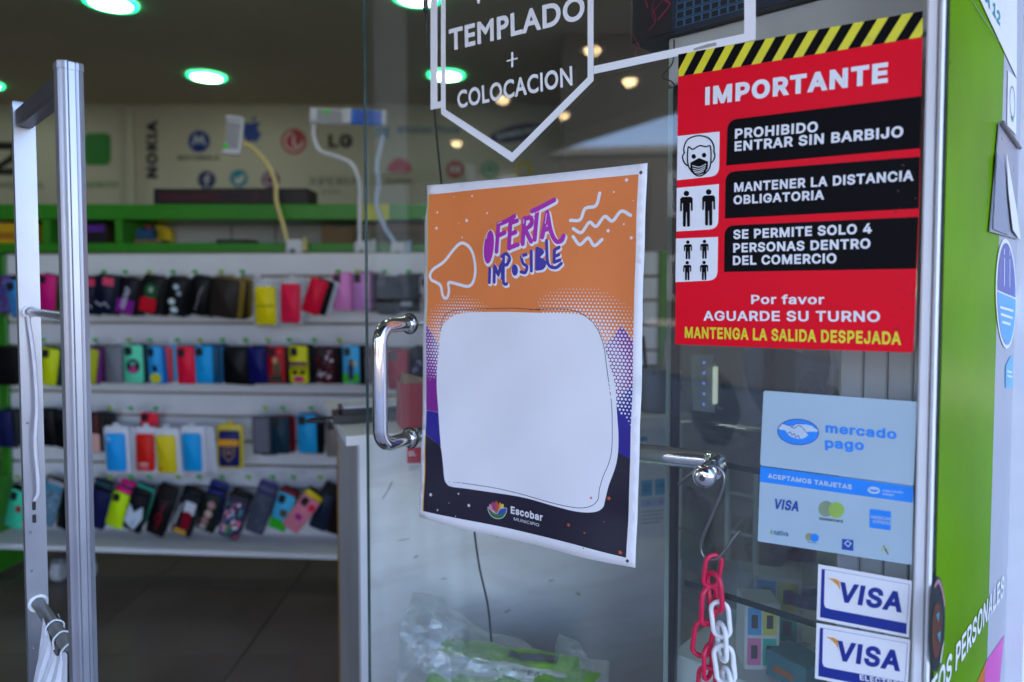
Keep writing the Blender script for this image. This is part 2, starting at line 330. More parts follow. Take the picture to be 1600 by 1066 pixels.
'e': (404, "212,-8 161,-2 117,16 82,46 56,85 40,132 34,187 39,242 55,290 81,329 115,359 157,378 205,384 236,382 266,374 294,361 319,341 341,315 357,282 368,242 371,194 371,169 75,169 75,221 338,221 310,202 307,237 298,269 283,294 263,314 237,326 205,330 173,326 146,313 125,294 109,270 99,241 96,211 96,178 100,139 110,106 128,80 151,61 179,50 212,46 234,48 254,53 271,61 285,73 297,88 306,105 365,91 353,63 335,39 311,19 283,4 249,-5"),
'f': (254, "228,379 228,327 6,327 6,379|81,0 81,432 84,461 96,486 113,505 135,519 161,527 187,530 207,529 222,527 234,524 243,521 227,468 215,472 206,473 195,474 171,470 154,460 145,443 142,419 142,0"),
'g': (425, "207,-151 168,-148 134,-140 105,-127 82,-110 64,-91 51,-69 101,-41 110,-53 122,-66 136,-78 154,-88 178,-95 207,-97 249,-92 282,-75 304,-47 311,-6 311,68 306,68 298,56 287,41 272,28 252,16 227,8 195,5 152,10 113,27 80,53 55,90 39,136 34,191 39,246 55,293 80,332 112,361 152,378 196,384 228,382 253,373 273,360 288,346 299,331 308,319 313,319 313,379 372,379 372,-9 367,-54 350,-90 324,-117 291,-136 251,-147|205,59 237,63 264,75 285,95 300,121 309,154 312,193 309,231 300,264 285,291 264,312 237,325 205,330 172,325 145,312 124,290 109,262 99,229 96,193 99,155 109,123 124,96 145,76 172,63"),
'h': (410, "114,227 114,0 53,0 53,509 114,509 114,287 102,287 124,332 152,362 187,379 227,384 264,380 295,369 321,349 341,321 353,285 357,240 357,0 296,0 296,235 290,275 273,304 246,323 210,329 184,326 161,317 141,303 126,283 117,257"),
'i': (167, "53,0 53,379 114,379 114,0|84,443 67,446 54,455 44,468 41,483 44,499 54,512 67,521 84,524 100,521 114,512 123,499 126,483 123,468 114,455 100,446"),
'm': (610, "53,0 53,379 112,379 112,295 108,295 118,323 132,346 151,363 172,376 195,384 219,386 257,380 287,361 309,331 321,295 312,295 322,321 337,343 357,361 381,375 407,383 437,386 468,383 497,372 522,354 541,328 553,296 557,255 557,0 496,0 496,254 490,289 473,313 447,326 419,330 395,328 374,320 358,307 345,290 338,270 335,247 335,0 274,0 274,260 269,288 253,311 229,326 199,330 178,328 158,320 140,307 126,289 117,266 114,238 114,0"),
'n': (410, "114,227 114,0 53,0 53,379 112,379 112,287 102,287 124,332 152,362 187,379 227,384 264,380 295,369 321,349 341,321 353,285 357,240 357,0 296,0 296,235 290,275 273,304 246,323 210,329 184,326 161,317 141,303 126,283 117,257"),
'o': (415, "207,-8 159,-2 117,16 82,46 56,85 40,133 34,187 40,243 56,291 82,330 117,360 159,378 207,384 256,378 299,360 333,330 359,291 376,243 381,187 376,133 359,85 333,46 299,16 256,-2|207,46 242,51 270,66 292,89 307,117 316,151 319,187 316,224 307,258 292,287 270,310 242,325 207,330 173,325 145,310 124,287 108,258 99,224 96,187 99,151 108,117 124,89 145,66 173,51"),
'p': (424, "53,-143 53,379 112,379 112,319 118,319 126,331 137,346 152,360 171,373 197,381 229,384 274,378 313,361 345,332 370,293 385,245 390,189 385,133 370,84 346,45 313,16 274,-2 229,-8 198,-5 173,4 153,17 138,31 127,46 118,59 114,59 114,-143|220,47 253,51 279,66 301,88 316,117 325,151 328,189 325,227 316,261 301,290 280,311 253,325 220,330 188,325 161,312 140,291 125,263 116,229 113,189 116,150 125,115 140,86 162,65 188,51"),
'r': (259, "53,0 53,379 112,379 112,321 130,347 152,367 181,380 213,385 229,384 243,384 243,322 230,324 219,325 207,326 182,323 159,315 140,301 126,284 117,262 114,237 114,0"),
's': (365, "182,-8 145,-5 112,3 84,18 62,38 45,63 36,94 94,107 105,79 124,60 150,49 181,45 217,50 244,62 262,81 268,103 265,121 254,136 237,147 212,155 149,170 104,186 72,208 53,237 47,274 51,305 65,332 87,354 115,370 149,381 187,384 223,381 254,372 279,358 299,339 314,316 324,290 268,277 258,298 243,316 219,328 187,333 156,329 131,317 114,299 109,277 112,258 124,243 144,232 172,223 229,209 275,194 306,171 325,142 331,107 326,75 312,47 290,24 260,6 223,-5"),
't': (227, "204,379 204,327 6,327 6,379|65,471 126,471 126,98 128,76 136,61 150,53 170,50 185,51 202,54 213,2 203,-1 192,-3 180,-4 168,-4 125,2 92,21 72,52 65,93"),
'v': (389, "163,0 17,379 84,379 165,155 177,121 187,87 196,53 206,21 184,21 194,53 203,87 213,121 224,155 305,379 371,379 226,0"),
'w': (567, "138,0 23,379 87,379 133,214 143,177 154,137 165,91 175,41 165,41 175,90 186,135 196,176 206,214 252,379 316,379 362,214 371,176 382,136 392,91 402,41 391,41 402,90 413,135 423,176 434,214 480,379 545,379 429,0 368,0 319,172 305,225 297,252 291,280 277,338 291,338 277,280 263,225 255,198 248,172 199,0"),
}
GEO = {
'A': (667, "362,686 293,686 0,0 100,0 186,201 476,201 567,0 667,0|326,536 436,289 224,289"),
'C': (708, "656,635 590,660 530,678 475,688 422,691 272,664 154,589 76,475 48,331 70,218 136,107 251,24 416,-9 490,-5 555,8 611,27 663,51 663,158 604,125 544,101 484,86 425,81 313,100 226,153 169,235 149,340 170,444 227,527 313,581 421,601 479,597 537,584 595,562 656,530"),
'D': (750, "76,0 342,0 493,29 607,105 679,214 704,341 683,462 617,572 504,651 341,682 76,682|174,594 325,594 449,574 536,519 586,438 603,341 592,266 550,183 466,116 330,88 174,88"),
'E': (500, "462,682 75,682 75,0 471,0 471,88 173,88 173,300 452,300 452,388 173,388 173,594 462,594"),
'I': (250, "174,682 76,682 76,0 174,0"),
'L': (490, "172,682 74,682 74,0 480,0 480,88 172,88"),
'M': (781, "709,682 618,682 391,402 165,682 73,682 73,0 171,0 171,531 383,267 399,267 609,531 611,0 709,0"),
'N': (781, "706,682 614,682 614,154 152,682 74,682 74,0 166,0 166,525 622,0 706,0"),
'O': (823, "45,341 71,208 143,97 258,20 409,-9 564,20 680,97 753,209 778,341 752,476 679,587 563,663 411,691 261,663 145,587 71,475|146,341 166,445 222,527 305,581 411,601 517,581 601,527 657,445 677,341 657,238 601,155 517,101 411,81 305,101 221,155 166,238"),
'P': (510, "70,682 70,0 168,0 168,295 270,295 373,310 444,350 486,411 500,486 487,562 447,625 380,667 283,682|168,594 283,594 339,585 374,561 393,527 399,490 391,445 366,411 329,390 279,383 168,383"),
'T': (604, "587,682 17,682 17,594 253,594 253,0 351,0 351,594 587,594"),
}
def rim(pts, d):
    """quads along an outline, d to either side"""
    n = len(pts); L = []; R = []
    for i in range(n):
        a = Vector(pts[i])-Vector(pts[i-1]); b = Vector(pts[(i+1) % n])-Vector(pts[i]); a.normalize(); b.normalize()
        t = (a+b); t = t.normalized() if t.length > 1e-6 else a
        k = d/max(.55, t.dot(a)); L.append((pts[i][0]-t.y*k, pts[i][1]+t.x*k)); R.append((pts[i][0]+t.y*d*.9, pts[i][1]-t.x*d*.9))
    return L, R
_TX = {}
def text2d(body, bold=0., spacing=1., face='sans'):
    key = (body, bold, spacing, face)
    if key in _TX: return _TX[key]
    if True:
        GL = GEO if face == 'geo' else GLYPHS
        x = 0.; cap = max(int(p.split(',')[1]) for p in GL['E'][1].replace('|', ' ').split())/1000; vs = []; fs = []
        area = lambda c: sum(c[i-1][0]*c[i][1]-c[i][0]*c[i-1][1] for i in range(len(c)))
        for c in body:
            adv, data = GL[c]; cs = [[tuple(int(v)/1000 for v in p.split(',')) for p in ct.split()] for ct in data.split('|')] if data else []
            if cs and area(max(cs, key=lambda q: abs(area(q)))) > 0: cs = [q[::-1] for q in cs]
            outs = [q for q in cs if area(q) < 0]; holes = [q for q in cs if area(q) >= 0]
            for li, q in enumerate(outs):
                loops = [[Vector((p[0]+x, p[1], 0)) for p in q]]
                for h in holes:
                    cx_, cy_ = sum(p[0] for p in h)/len(h), sum(p[1] for p in h)/len(h)
                    if min(p[0] for p in q) < cx_ < max(p[0] for p in q) and min(p[1] for p in q) < cy_ < max(p[1] for p in q): loops.append([Vector((p[0]+x, p[1], 0)) for p in h])
                base = len(vs); vs += [(p.x, p.y, li) for lp in loops for p in lp]
                fs += [tuple(base+i for i in t) for t in tessellate_polygon(loops)]
            if bold > 0:
                for q in cs:
                    L, R = rim(q, bold); n_ = len(q)
                    for i in range(n_):
                        j = (i+1) % n_; base = len(vs); la = 3+(i % 3)+(3 if i == n_-1 else 0)
                        vs += [(L[i][0]+x, L[i][1], la), (L[j][0]+x, L[j][1], la), (R[j][0]+x, R[j][1], la), (R[i][0]+x, R[i][1], la)]; fs.append((base, base+1, base+2, base+3))
            x += adv/1000*spacing+bold*1.6
        x0 = min(v[0] for v in vs); x1 = max(v[0] for v in vs)
        _TX[key] = ([((v[0]-x0)/(x1-x0), (v[1]+bold)/(cap+2*bold), v[2]) for v in vs], fs); return _TX[key]
def put_text(mb, body, p0, p1, h, z=0., bold=0., mi=0, slant=0., up=None, spacing=1., face='sans'):
    """text from p0 to p1 along its baseline, cap height h (or vector up)"""
    vs, fs = text2d(body, bold, spacing, face); p0 = Vector(p0[:2]); p1 = Vector(p1[:2]); d = p1-p0
    u = Vector(up) if up is not None else Vector((-d.y, d.x)).normalized()*h
    mb.add([(p0.x+d.x*x+u.x*y+d.normalized().x*slant*h*y, p0.y+d.y*x+u.y*y+d.normalized().y*slant*h*y, z+l_*.00003) for x, y, l_ in vs], fs, mi)
def refine(o, disp, maxlen=.03):
    """cut a flat print fine and lay it on the sheet's relief"""
    bm = bmesh.new(); bm.from_mesh(o.data); bmesh.ops.triangulate(bm, faces=bm.faces[:])
    for _ in range(7):
        e = [x for x in bm.edges if x.calc_length() > maxlen]
        if not e: break
        bmesh.ops.subdivide_edges(bm, edges=e, cuts=1); bmesh.ops.triangulate(bm, faces=[f for f in bm.faces if len(f.verts) > 3])
    for v in bm.verts: v.co.z += disp(v.co.x, v.co.y)
    bm.to_mesh(o.data); bm.free(); o.data.update()
    o.data.polygons.foreach_set('use_smooth', [True]*len(o.data.polygons))

# ------------------------------------------------------------------ planes of the place
A = Frame((-.28, 1.320), (.857, -.515))         # glass door leaf, swung inwards
B = Frame((.520, .840), (.695, .719))           # side shop window beyond the corner post
S = Frame((-1.343, 2.90), (math.cos(math.radians(4.5)), -math.sin(math.radians(4.5))))   # slat wall
W = Frame((0, 5.02), (1, 0))                    # back wall
G = Frame((0, 2.93), (1, 0))                    # green shelf over the slat wall
V = Frame((.278, 1.20), (.743, -.669))          # end of the display cabinet
class Sheet:
    def __init__(s, fr, px, py, w): s.fr = fr; s.w = w; s.o = fr.pix(px, py, w); s.m = fr.mtx(s.o.x, s.o.y, w)
    def q(s, px, py): return s.fr.pix(px, py, s.w)-s.o
    def qs(s, pts): return [s.q(*p) for p in pts]
    def scale(s, px, py): return (s.q(px, py-5)-s.q(px, py+5)).length/10      # metres per pixel, upright
    def text(s, mb, body, a, b, hpx, z, bold=.02, **kw):
        s0 = s.q(a[0], a[1]); up = s.q(a[0], a[1]-hpx)-s0; d = (s.q(*b)-s0).normalized()
        h = up.length; put_text(mb, body, s0, s.q(*b), h, z, bold, up=None, **kw)

# ------------------------------------------------------------------ materials shared
m_white = mat('white_laminate', (.74, .74, .76), .35, var=.05, scale=6)
m_whitepaint = mat('white_paint', (.76, .76, .78), .4, var=.04, scale=9, bump=.05)
m_alu = mat('anodised_aluminium', (.37, .38, .43), .33, .7, var=.05, scale=14, bump=.03, bscale=400)
m_chrome = mat('polished_chrome', (.86, .86, .87), .05, 1.0, var=.02)
m_green = mat('green_laminate', (.028, .21, .012), .36, var=.08, scale=8)
m_black = mat('black_plastic', (.012, .012, .014), .4)
m_vinyl = mat('white_vinyl', (.84, .84, .85), .45, var=.02)
m_glass = glass('clear_glass', haze=.003)
m_gedge = mat('green_glass_edge', (.05, .085, .085), .15, var=.2, scale=40)
m_ceil = mat('ceiling_paint', (.55, .46, .34), .8, var=.06, scale=2)
m_wall = mat('cream_wall_paint', (.40, .38, .30), .7, var=.05, scale=3)

# ------------------------------------------------------------------ the setting
def struct(name, mb, m, parent=None, **kw):
    o = mb.build(name, m, parent, **kw)
    if parent is None: o['kind'] = 'structure'
    return o
def wavy(name, c1, c2, sc=(1, 1, 1), dist=4., rough=.45, scale=4., bump=0.):
    if name in _M: return _M[name]
    m = bpy.data.materials.new(name); m.use_nodes = True; _M[name] = m
    n = m.node_tree.nodes; l = m.node_tree.links; p = n['Principled BSDF']; p.inputs['Roughness'].default_value = rough
    tc = n.new('ShaderNodeTexCoord'); mp = n.new('ShaderNodeMapping'); mp.inputs['Scale'].default_value = sc
    l.new(tc.outputs['Object'], mp.inputs[0])
    nz = n.new('ShaderNodeTexNoise'); nz.inputs['Scale'].default_value = scale; nz.inputs['Detail'].default_value = 9; nz.inputs['Distortion'].default_value = dist
    nz.inputs['Roughness'].default_value = .62
    l.new(mp.outputs[0], nz.inputs['Vector'])
    cr = n.new('ShaderNodeValToRGB'); cr.color_ramp.elements[0].position = .36; cr.color_ramp.elements[1].position = .58
    cr.color_ramp.elements[0].color = (*c1, 1); cr.color_ramp.elements[1].color = (*c2, 1)
    l.new(nz.outputs['Fac'], cr.inputs[0]); l.new(cr.outputs[0], p.inputs['Base Color'])
    if bump:
        b = n.new('ShaderNodeBump'); b.inputs['Strength'].default_value = bump; b.inputs['Distance'].default_value = .002
        l.new(nz.outputs['Fac'], b.inputs['Height']); l.new(b.outputs[0], p.inputs['Normal'])
    return m
m_asphalt = mat('asphalt', (.055, .055, .06), .9, var=.2, scale=60, bump=.3)
m_side = mat('pavement_concrete', (.37, .30, .28), .85, var=.12, scale=7, bump=.15)
g = struct('ground', MB().box2((-60, -60, -.25), (60, 60, -.21)), m_side)
struct('road', MB().box2((-60, -13, -.22), (60, -4.2, -.16)), m_asphalt)
# pavement in front of the shop with its kerb
pv = struct('pavement', MB().box2((-60, -4.2, -.24), (60, .80, -.02)), m_side)
MB().bbox((0, -4.28, -.12), (120, .15, .22), .02).build('kerb', mat('kerb_stone', (.42, .41, .39), .8, var=.15, scale=5), pv)
# floor of the shop: 60 cm tiles with dark joints
fl = struct('floor', MB().box2((-4.2, .80, -.12), (3.2, 5.3, -.004)), mat('tile_joint', (.05, .045, .04), .9))
m_tile = wavy('floor_tile', (.115, .083, .064), (.155, .115, .09), (1, 1, 1), .6, .30, 2.2, .08)
tile_me = None
for i in range(-4, 7):
    for j in range(-2, 5):
        x0 = -1.49+.59*i; y0 = 2.265+.60*j
        if x0 < -4.2 or x0 > 2.4 or y0 < .85: continue
        if tile_me is None:
            t = MB().bbox((0, 0, -.004), (.586, .596, .012), .0015).build('tile', m_tile, fl); tile_me = t.data
        else:
            t = bpy.data.objects.new('tile', tile_me); COL.objects.link(t); t.parent = fl
        t.location = (x0+.295, y0+.30, random.uniform(-.0006, .0006))
# walls, ceiling, roof and canopy
wb = struct('back_wall', MB().box2((-4.6, 5.02, -.1), (3.4, 5.2, 2.62)), m_wall)
wl_ = struct('left_wall', MB().box2((-4.6, .865, -.1), (-4.2, 5.018, 2.62)), m_wall)
MB().bbox((-4.185, 3.2, .07), (.025, 3.4, .14), .004).build('baseboard', m_green, wl_)
struct('right_wall', MB().box2((2.6, 2.6, -.1), (2.8, 5.018, 2.62)), m_wall)
MBf = MB().box2((-12, .72, -.1), (-1.75, .86, 2.6)); struct('front_wall', MBf, m_whitepaint)
ceil_ = struct('ceiling', MB().box2((-4.6, .9, 2.52), (3.4, 5.3, 2.66)), m_ceil)
struct('roof', MB().box2((-12, .87, 2.67), (9, 9, 8.6)), m_whitepaint)  # unseen upper mass, made tall to shade the street mirrored in the glass
m_can = mat('canopy_soffit', (.09, .085, .075), .7)
can = struct('canopy', MB().box2((-9, -1.75, 2.60), (.9, .855, 2.80)), m_can)
for k in range(2):
    MB().box2((-9+k*.01, -1.83+k*.04, 2.50), (.94, -1.75+k*.0, 2.9)).build('fascia', mat('fascia_paint', (.25, .24, .22), .6), can) if k == 0 else None
# pillars carrying the canopy
for k, (x, y) in enumerate(((-4.6, -1.5), (-7.8, -1.5))):
    o = MB().bbox((0, 0, 1.3), (.22, .22, 2.6), .02).build('pillar', mat('pillar_paint', (.22, .21, .19), .6), None, mtx=Matrix.Translation((x, y, 0)))
    tag(o, ('dark canopy pillar reflected in the door, nearer one', 'dark canopy pillar reflected in the door, farther one')[k], 'pillar', 'canopy pillars')
# recessed warm lamps in the canopy soffit, mirrored in the glass
m_lamp = emis('warm_lamp', (1, .70, .36), 4); m_ring = mat('lamp_ring', (.7, .7, .68), .3, .6)
names = ['nearest the corner', 'second from the corner', 'third from the corner', 'fourth from the corner', 'fifth from the corner', 'sixth from the corner']
for k, (x, y) in enumerate(((-1.35, -.55), (-2.35, -.62), (-2.75, -1.2), (-3.55, -.65), (-3.75, -1.3), (-5.2, -1.0))):
    r = thing('canopy_lamp', 'small warm round lamp in the canopy, '+names[k], 'lamp', (x, y, 2.598), 'warm lamps in the canopy')
    MB().lathe([(.075, 0), (.075, -.006), (.055, -.008), (.053, 0)], seg=20).build('ring', m_ring, r, smooth=40)
    MB().lathe([(.045, -.003), (.042, -.018), (.030, -.034), (.015, -.042), (0, -.043)], seg=20).build('bulb', m_lamp, r, smooth=60)

struct('dark_interior_panel', MB().box2((.26, 3.60, -.1), (2.598, 3.72, 2.515)), mat('dark_interior_brown', (.075, .062, .05), .7, var=.1, scale=3))  # added panel standing in for the dim brown interior behind the glass
# buildings across the street (seen only in the glass)
def building(label, x, y, w, d, h, mw, rows, cols, rz=0):
    r = thing('street_building', label, 'building', Matrix.Translation((x, y, -.2)) @ Matrix.Rotation(rz, 4, 'Z'))
    MB().box2((-w/2, -d/2, 0), (w/2, d/2, h)).build('wall', mw, r)
    MB().box2((-w/2-.15, -d/2-.15, h), (w/2+.15, d/2+.15, h+.25)).build('roof', mat('roof_edge', (.2, .19, .18), .8), r)
    for i in range(rows):
        for j in range(cols):
            cx = -w/2+w*(j+.5)/cols; cz = h*(i+.5)/rows
            f = MB().box2((cx-.75, d/2-.02, cz-.8), (cx+.75, d/2+.06, cz+.8)).build('window', mat('window_frame', (.5, .5, .5), .5), r)
            MB().box2((cx-.66, d/2+.05, cz-.71), (cx+.66, d/2+.075, cz+.71)).build('pane', mat('dark_pane', (.02, .025, .03), .1), f)
building('low dark shop building across the street, mirrored in the door', -24, -16.2, 16, 8, 6.3, mat('brown_render', (.05, .042, .036), .9, var=.2, scale=.6), 2, 5, math.radians(-54))
building('taller grey building across the street, mirrored in the door', -6, -24, 12, 9, 7.4, mat('grey_render', (.13, .12, .11), .9, var=.15, scale=.5), 2, 4, math.radians(-10))
building('pale building across the side street, mirrored in the side window', 16, 2.5, 9, 14, 5.0, mat('pale_render', (.22, .21, .20), .9, var=.12, scale=.5), 2, 4, math.radians(60))

# ------------------------------------------------------------------ ceiling lights
m_led = emis('led_white', (.94, 1., .96), 3.4); m_ledg = emis('led_green', (.01, .85, .30), .7)
posn = (('front left', 173, 3), ('front middle', 652, -6), ('far left', 323, 119), ('half behind the lettering', 697, 117), ('cut by the left edge', -27, 131), ('added unseen fill over the door, left', None, (-1.80, 1.95)), ('added unseen fill over the door, middle', None, (-.41, 1.95)), ('added unseen fill over the cabinet', None, (.98, 1.95)), ('added unseen fill beyond the cabinet', None, (.98, 3.05)))  # last four lamps are added out of view to brighten counter and cabinet
for nm, px, py in posn:
    p = onz(px, py, 2.519) if px is not None else Vector((py[0], py[1], 2.519))
    r = thing('ceiling_light', 'round ceiling light with green ring, '+nm, 'ceiling light', p, 'round ceiling lights')
    MB().lathe([(.112, .0), (.112, -.009), (.104, -.013), (.086, -.013)], seg=36).build('ring', m_ledg, r, smooth=50)
    MB().lathe([(0, -.0125), (.0862, -.0125)], seg=36).build('diffuser', m_led, r)

# ------------------------------------------------------------------ signs painted on the back wall
def wsheet(): return Sheet(W, 400, 300, .004)
ws = wsheet()
def wsign(name, draw, m, label=None):
    mb = MB(); draw(mb)
    o = mb.build(name, m, wb, mtx=ws.m, recalc=False)
    if label: o['label'] = label
    return o
K = ws.scale(400, 230)
def disc(px, py, r): return lambda mb: mb.poly([ws.q(px+r*math.cos(a*.26), py+r*math.sin(a*.26)) for a in range(24)])
d_ink = pc(28, 28, 26, .6); d_blue = pc(12, 42, 120, .5); d_navy = pc(14, 24, 80, .5); d_red = pc(170, 20, 40, .5)
wsign('wall_lettering', lambda mb: (ws.text(mb, 'NOKIA', (246, 279), (246, 188), 17, 0, .05)), pc(22, 26, 45, .6), 'NOKIA in dark vertical letters')
wsign('wall_logo', lambda mb: (stroke(mb, ws.qs([(-30, 228), (24, 228), (24, 244), (-12, 268), (24, 268)]), 12*K, cap=False)), d_ink)
wsign('wall_lettering', lambda mb: ws.text(mb, 'DIGITAL', (-12, 294), (72, 294), 9, 0, .0), d_ink)
wsign('wall_logo', lambda mb: (mb.poly(ws.qs(rrect(132, -266, 172, -222, 6)) if False else [ws.q(x, -y) for x, y in rrect(131, -258, 173, -208, 9)])), pc(22, 110, 26, .6), 'plain green rounded emblem')
wsign('wall_lettering', lambda mb: ws.text(mb, 'ANDROID', (122, 293), (186, 293), 9, 0, .0), pc(60, 120, 50, .6))
wsign('wall_logo', disc(311, 221, 17), d_blue)
wsign('wall_logo', lambda mb: stroke(mb, ws.qs([(302, 226), (306, 213), (311, 223), (316, 213), (320, 226)]), 3.2*K, z=.002), pc(190, 195, 200, .6))
wsign('wall_lettering', lambda mb: ws.text(mb, 'MOTOROLA', (278, 250), (343, 250), 6.5, 0, .03), d_ink)
def apple(mb):
    pts = [(392, 193), (383, 192), (379, 201), (381, 213), (388, 222), (394, 220), (400, 222), (406, 214), (408, 208), (403, 204), (403, 197), (407, 193), (400, 191)]
    mb.poly(catmull(ws.qs(pts), True, 4)); mb.poly(ws.qs([(393, 190), (394, 185), (400, 181), (399, 187)]))
wsign('wall_logo', apple, pc(12, 50, 130, .5))
wsign('wall_logo', disc(459, 221, 20), pc(150, 24, 48, .5))
wsign('wall_logo', lambda mb: stroke(mb, [ws.q(459+14*math.cos(a), 221+14*math.sin(a)) for a in [i*.25 for i in range(0, 19)]], 2.6*K, z=.002), pc(205, 190, 190, .6))
wsign('wall_logo', lambda mb: stroke(mb, ws.qs([(459, 213), (459, 228), (466, 228)]), 2.8*K, z=.002), pc(205, 190, 190, .6))
wsign('wall_lettering', lambda mb: ws.text(mb, 'LG', (513, 231), (551, 231), 21, 0, .05), d_ink)
wsign('wall_lettering', lambda mb: ws.text(mb, 'Windows Phone', (620, 209), (718, 209), 13, 0, .02), pc(40, 92, 125, .6))
wsign('wall_logo', lambda mb: [mb.poly(ws.qs([(x, y), (x+9, y), (x+9, y+7), (x, y+7)])) for x in (588, 599) for y in (199, 208)], pc(20, 110, 150, .6))
wsign('wall_logo', lambda mb: mb.poly([ws.q(808+44*math.cos(a*.26)*.99+14*0, 208+13*math.sin(a*.26)-8*math.cos(a*.26)) for a in range(24)]), d_navy)
wsign('wall_lettering', lambda mb: ws.text(mb, 'SAMSUNG', (777, 218), (842, 206), 9, .003, .03), pc(200, 205, 215, .6))
def fan(mb):
    for a in (-78, -52, -26, -8.5, 8.5, 26, 52, 78):
        t = math.radians(a); L = 22 if abs(a) < 40 else 20
        c = (624+math.sin(t)*L*.55, 268-math.cos(t)*L*.55)
        mb.poly([ws.q(c[0]+(math.cos(t)*4*math.cos(k*.52)+math.sin(t)*10.5*math.sin(k*.52)), c[1]+(math.sin(t)*4*math.cos(k*.52)-math.cos(t)*10.5*math.sin(k*.52))) for k in range(12)], z=.0004*abs(a)/8)
wsign('wall_logo', fan, d_red)
wsign('wall_lettering', lambda mb: ws.text(mb, 'HUAWEI', (604, 286), (644, 286), 6, 0, .02), pc(90, 40, 40, .6))
wsign('wall_lettering', lambda mb: ws.text(mb, 'XPERIA', (482, 289), (561, 289), 12, 0, -.004), pc(85, 84, 76, .6))
wsign('wall_lettering', lambda mb: ws.text(mb, 'SONY', (503, 303), (533, 303), 6, 0, .0), pc(85, 84, 76, .6))
for px, py, c in ((323, 281, (22, 36, 92)), (373, 279, (28, 110, 135)), (423, 281, (92, 30, 84)), (711, 265, (150, 26, 30)), (765, 265, (45, 120, 70)), (818, 266, (190, 165, 20))):
    wsign('wall_logo', disc(px, py, 14), pc(*c, .5))
wlt = pc(180, 180, 175, .6)
wsign('wall_logo', lambda mb: (stroke(mb, ws.qs([(328, 273), (323, 275), (323, 291)]), 3*K, z=.002), stroke(mb, ws.qs([(318, 281), (328, 281)]), 3*K, z=.0026)), wlt)
wsign('wall_logo', lambda mb: mb.poly(ws.qs([(364, 275), (372, 280), (378, 273), (383, 275), (379, 284), (372, 288), (364, 285), (369, 283)]), .002), wlt)
wsign('wall_logo', lambda mb: stroke(mb, ws.qs([(416, 274), (430, 274), (430, 288), (416, 288)]), 2*K, .002, True), wlt)
wsign('wall_logo', lambda mb: mb.poly(ws.qs([(703, 260), (719, 260), (719, 270), (703, 270)]), .002), wlt)
wsign('wall_logo', lambda mb: mb.poly(ws.qs([(708, 262), (715, 265), (708, 268)]), .004), pc(150, 26, 30, .5))
wsign('wall_logo', lambda mb: stroke(mb, [ws.q(765+8*math.cos(i*.4), 264+8*math.sin(i*.4)) for i in range(16)], 2*K, .002, True), wlt)
wsign('wall_logo', lambda mb: mb.poly(ws.qs([(811, 274), (812, 262), (818, 257), (824, 262), (825, 274)]), .002), wlt)
MB().box2((-2.75, 4.97, 0), (-2.70, 5.019, 2.5)).build('wall_seam', m_wall, wb)

# ------------------------------------------------------------------ slat wall with its slats, base ledge, castors
S_L, S_R = S.pix(17, 600).x, S.pix(17, 600).x+2.75
gy = [395, 432, 468, 505, 542, 578, 614, 650, 688, 725, 760, 797, 836]
gv = [S.pix(300, y).y for y in gy]
sw = thing('slat_wall', 'white slatted display wall with green posts, hung with phone cases', 'display wall', S.mtx((S_L+S_R)/2, 0, 0))
hw = (S_R-S_L)/2; m_slat = mat('slat_white', (.70, .70, .73), .38, var=.05, scale=5); m_groove = mat('slat_core', (.30, .24, .18), .8)
MB().box2((-hw, gv[-1]-.06, -.035), (hw, gv[0], -.014)).build('backing', m_groove, sw)
for i in range(len(gv)-1):
    MB().bbox((0, (gv[i]+gv[i+1])/2, -.004), (2*hw, gv[i]-gv[i+1]-.011, .018), .003).build('slat', m_slat, sw)
b1 = S.pix(300, 868, .20).y
MB().bbox((0, b1+.010, .10), (2*hw, .022, .20), .004).build('ledge', m_slat, sw)
MB().bbox((0, (gv[-1]+b1)/2+.006, -.004), (2*hw, gv[-1]-b1-.035, .018), .003).build('slat', m_slat, sw)
MB().bbox((0, b1-.022, .09), (2*hw-.02, .036, .016), .003).build('base_rail', mat('grey_metal', (.32, .33, .35), .4, .5), sw)
for sx in (-1, 1):
    MB().bbox((sx*(hw+.025), gv[0]/2+.035, -.012), (.046, gv[0]-.07, .05), .004).build('side_post', m_green, sw)
for sx in (-1, 1):
    MB().prism([(-.10, 0.02), (.20, .02), (.20, .10), (.10, .16), (.03, .42), (-.02, .42)], -.022, .022).build('foot_panel', m_green, sw).matrix_local = Matrix.Translation((sx*(hw+.025), 0, .02)) @ Matrix.Rotation(-math.pi/2, 4, 'Y')
for x in (-hw+.28, -hw+.40, hw-.3):
    c = MB().lathe([(0, -.02), (.036, -.02), (.045, -.012), (.045, .012), (.036, .02), (0, .02)], (x, .046, .10), (1, 0, 0), 20).build('castor', mat('castor_grey', (.45, .46, .48), .4), sw, smooth=40)
    MB().bbox((x, .088, .10), (.05, .03, .05), .004).build('fork', mat('fork_metal', (.4, .4, .42), .35, .8), c)
MB().bbox((0, .115, .0), (2*hw-.1, .03, .03), .003).build('crossbar', mat('grey_metal', (.32, .33, .35), .4, .5), sw)

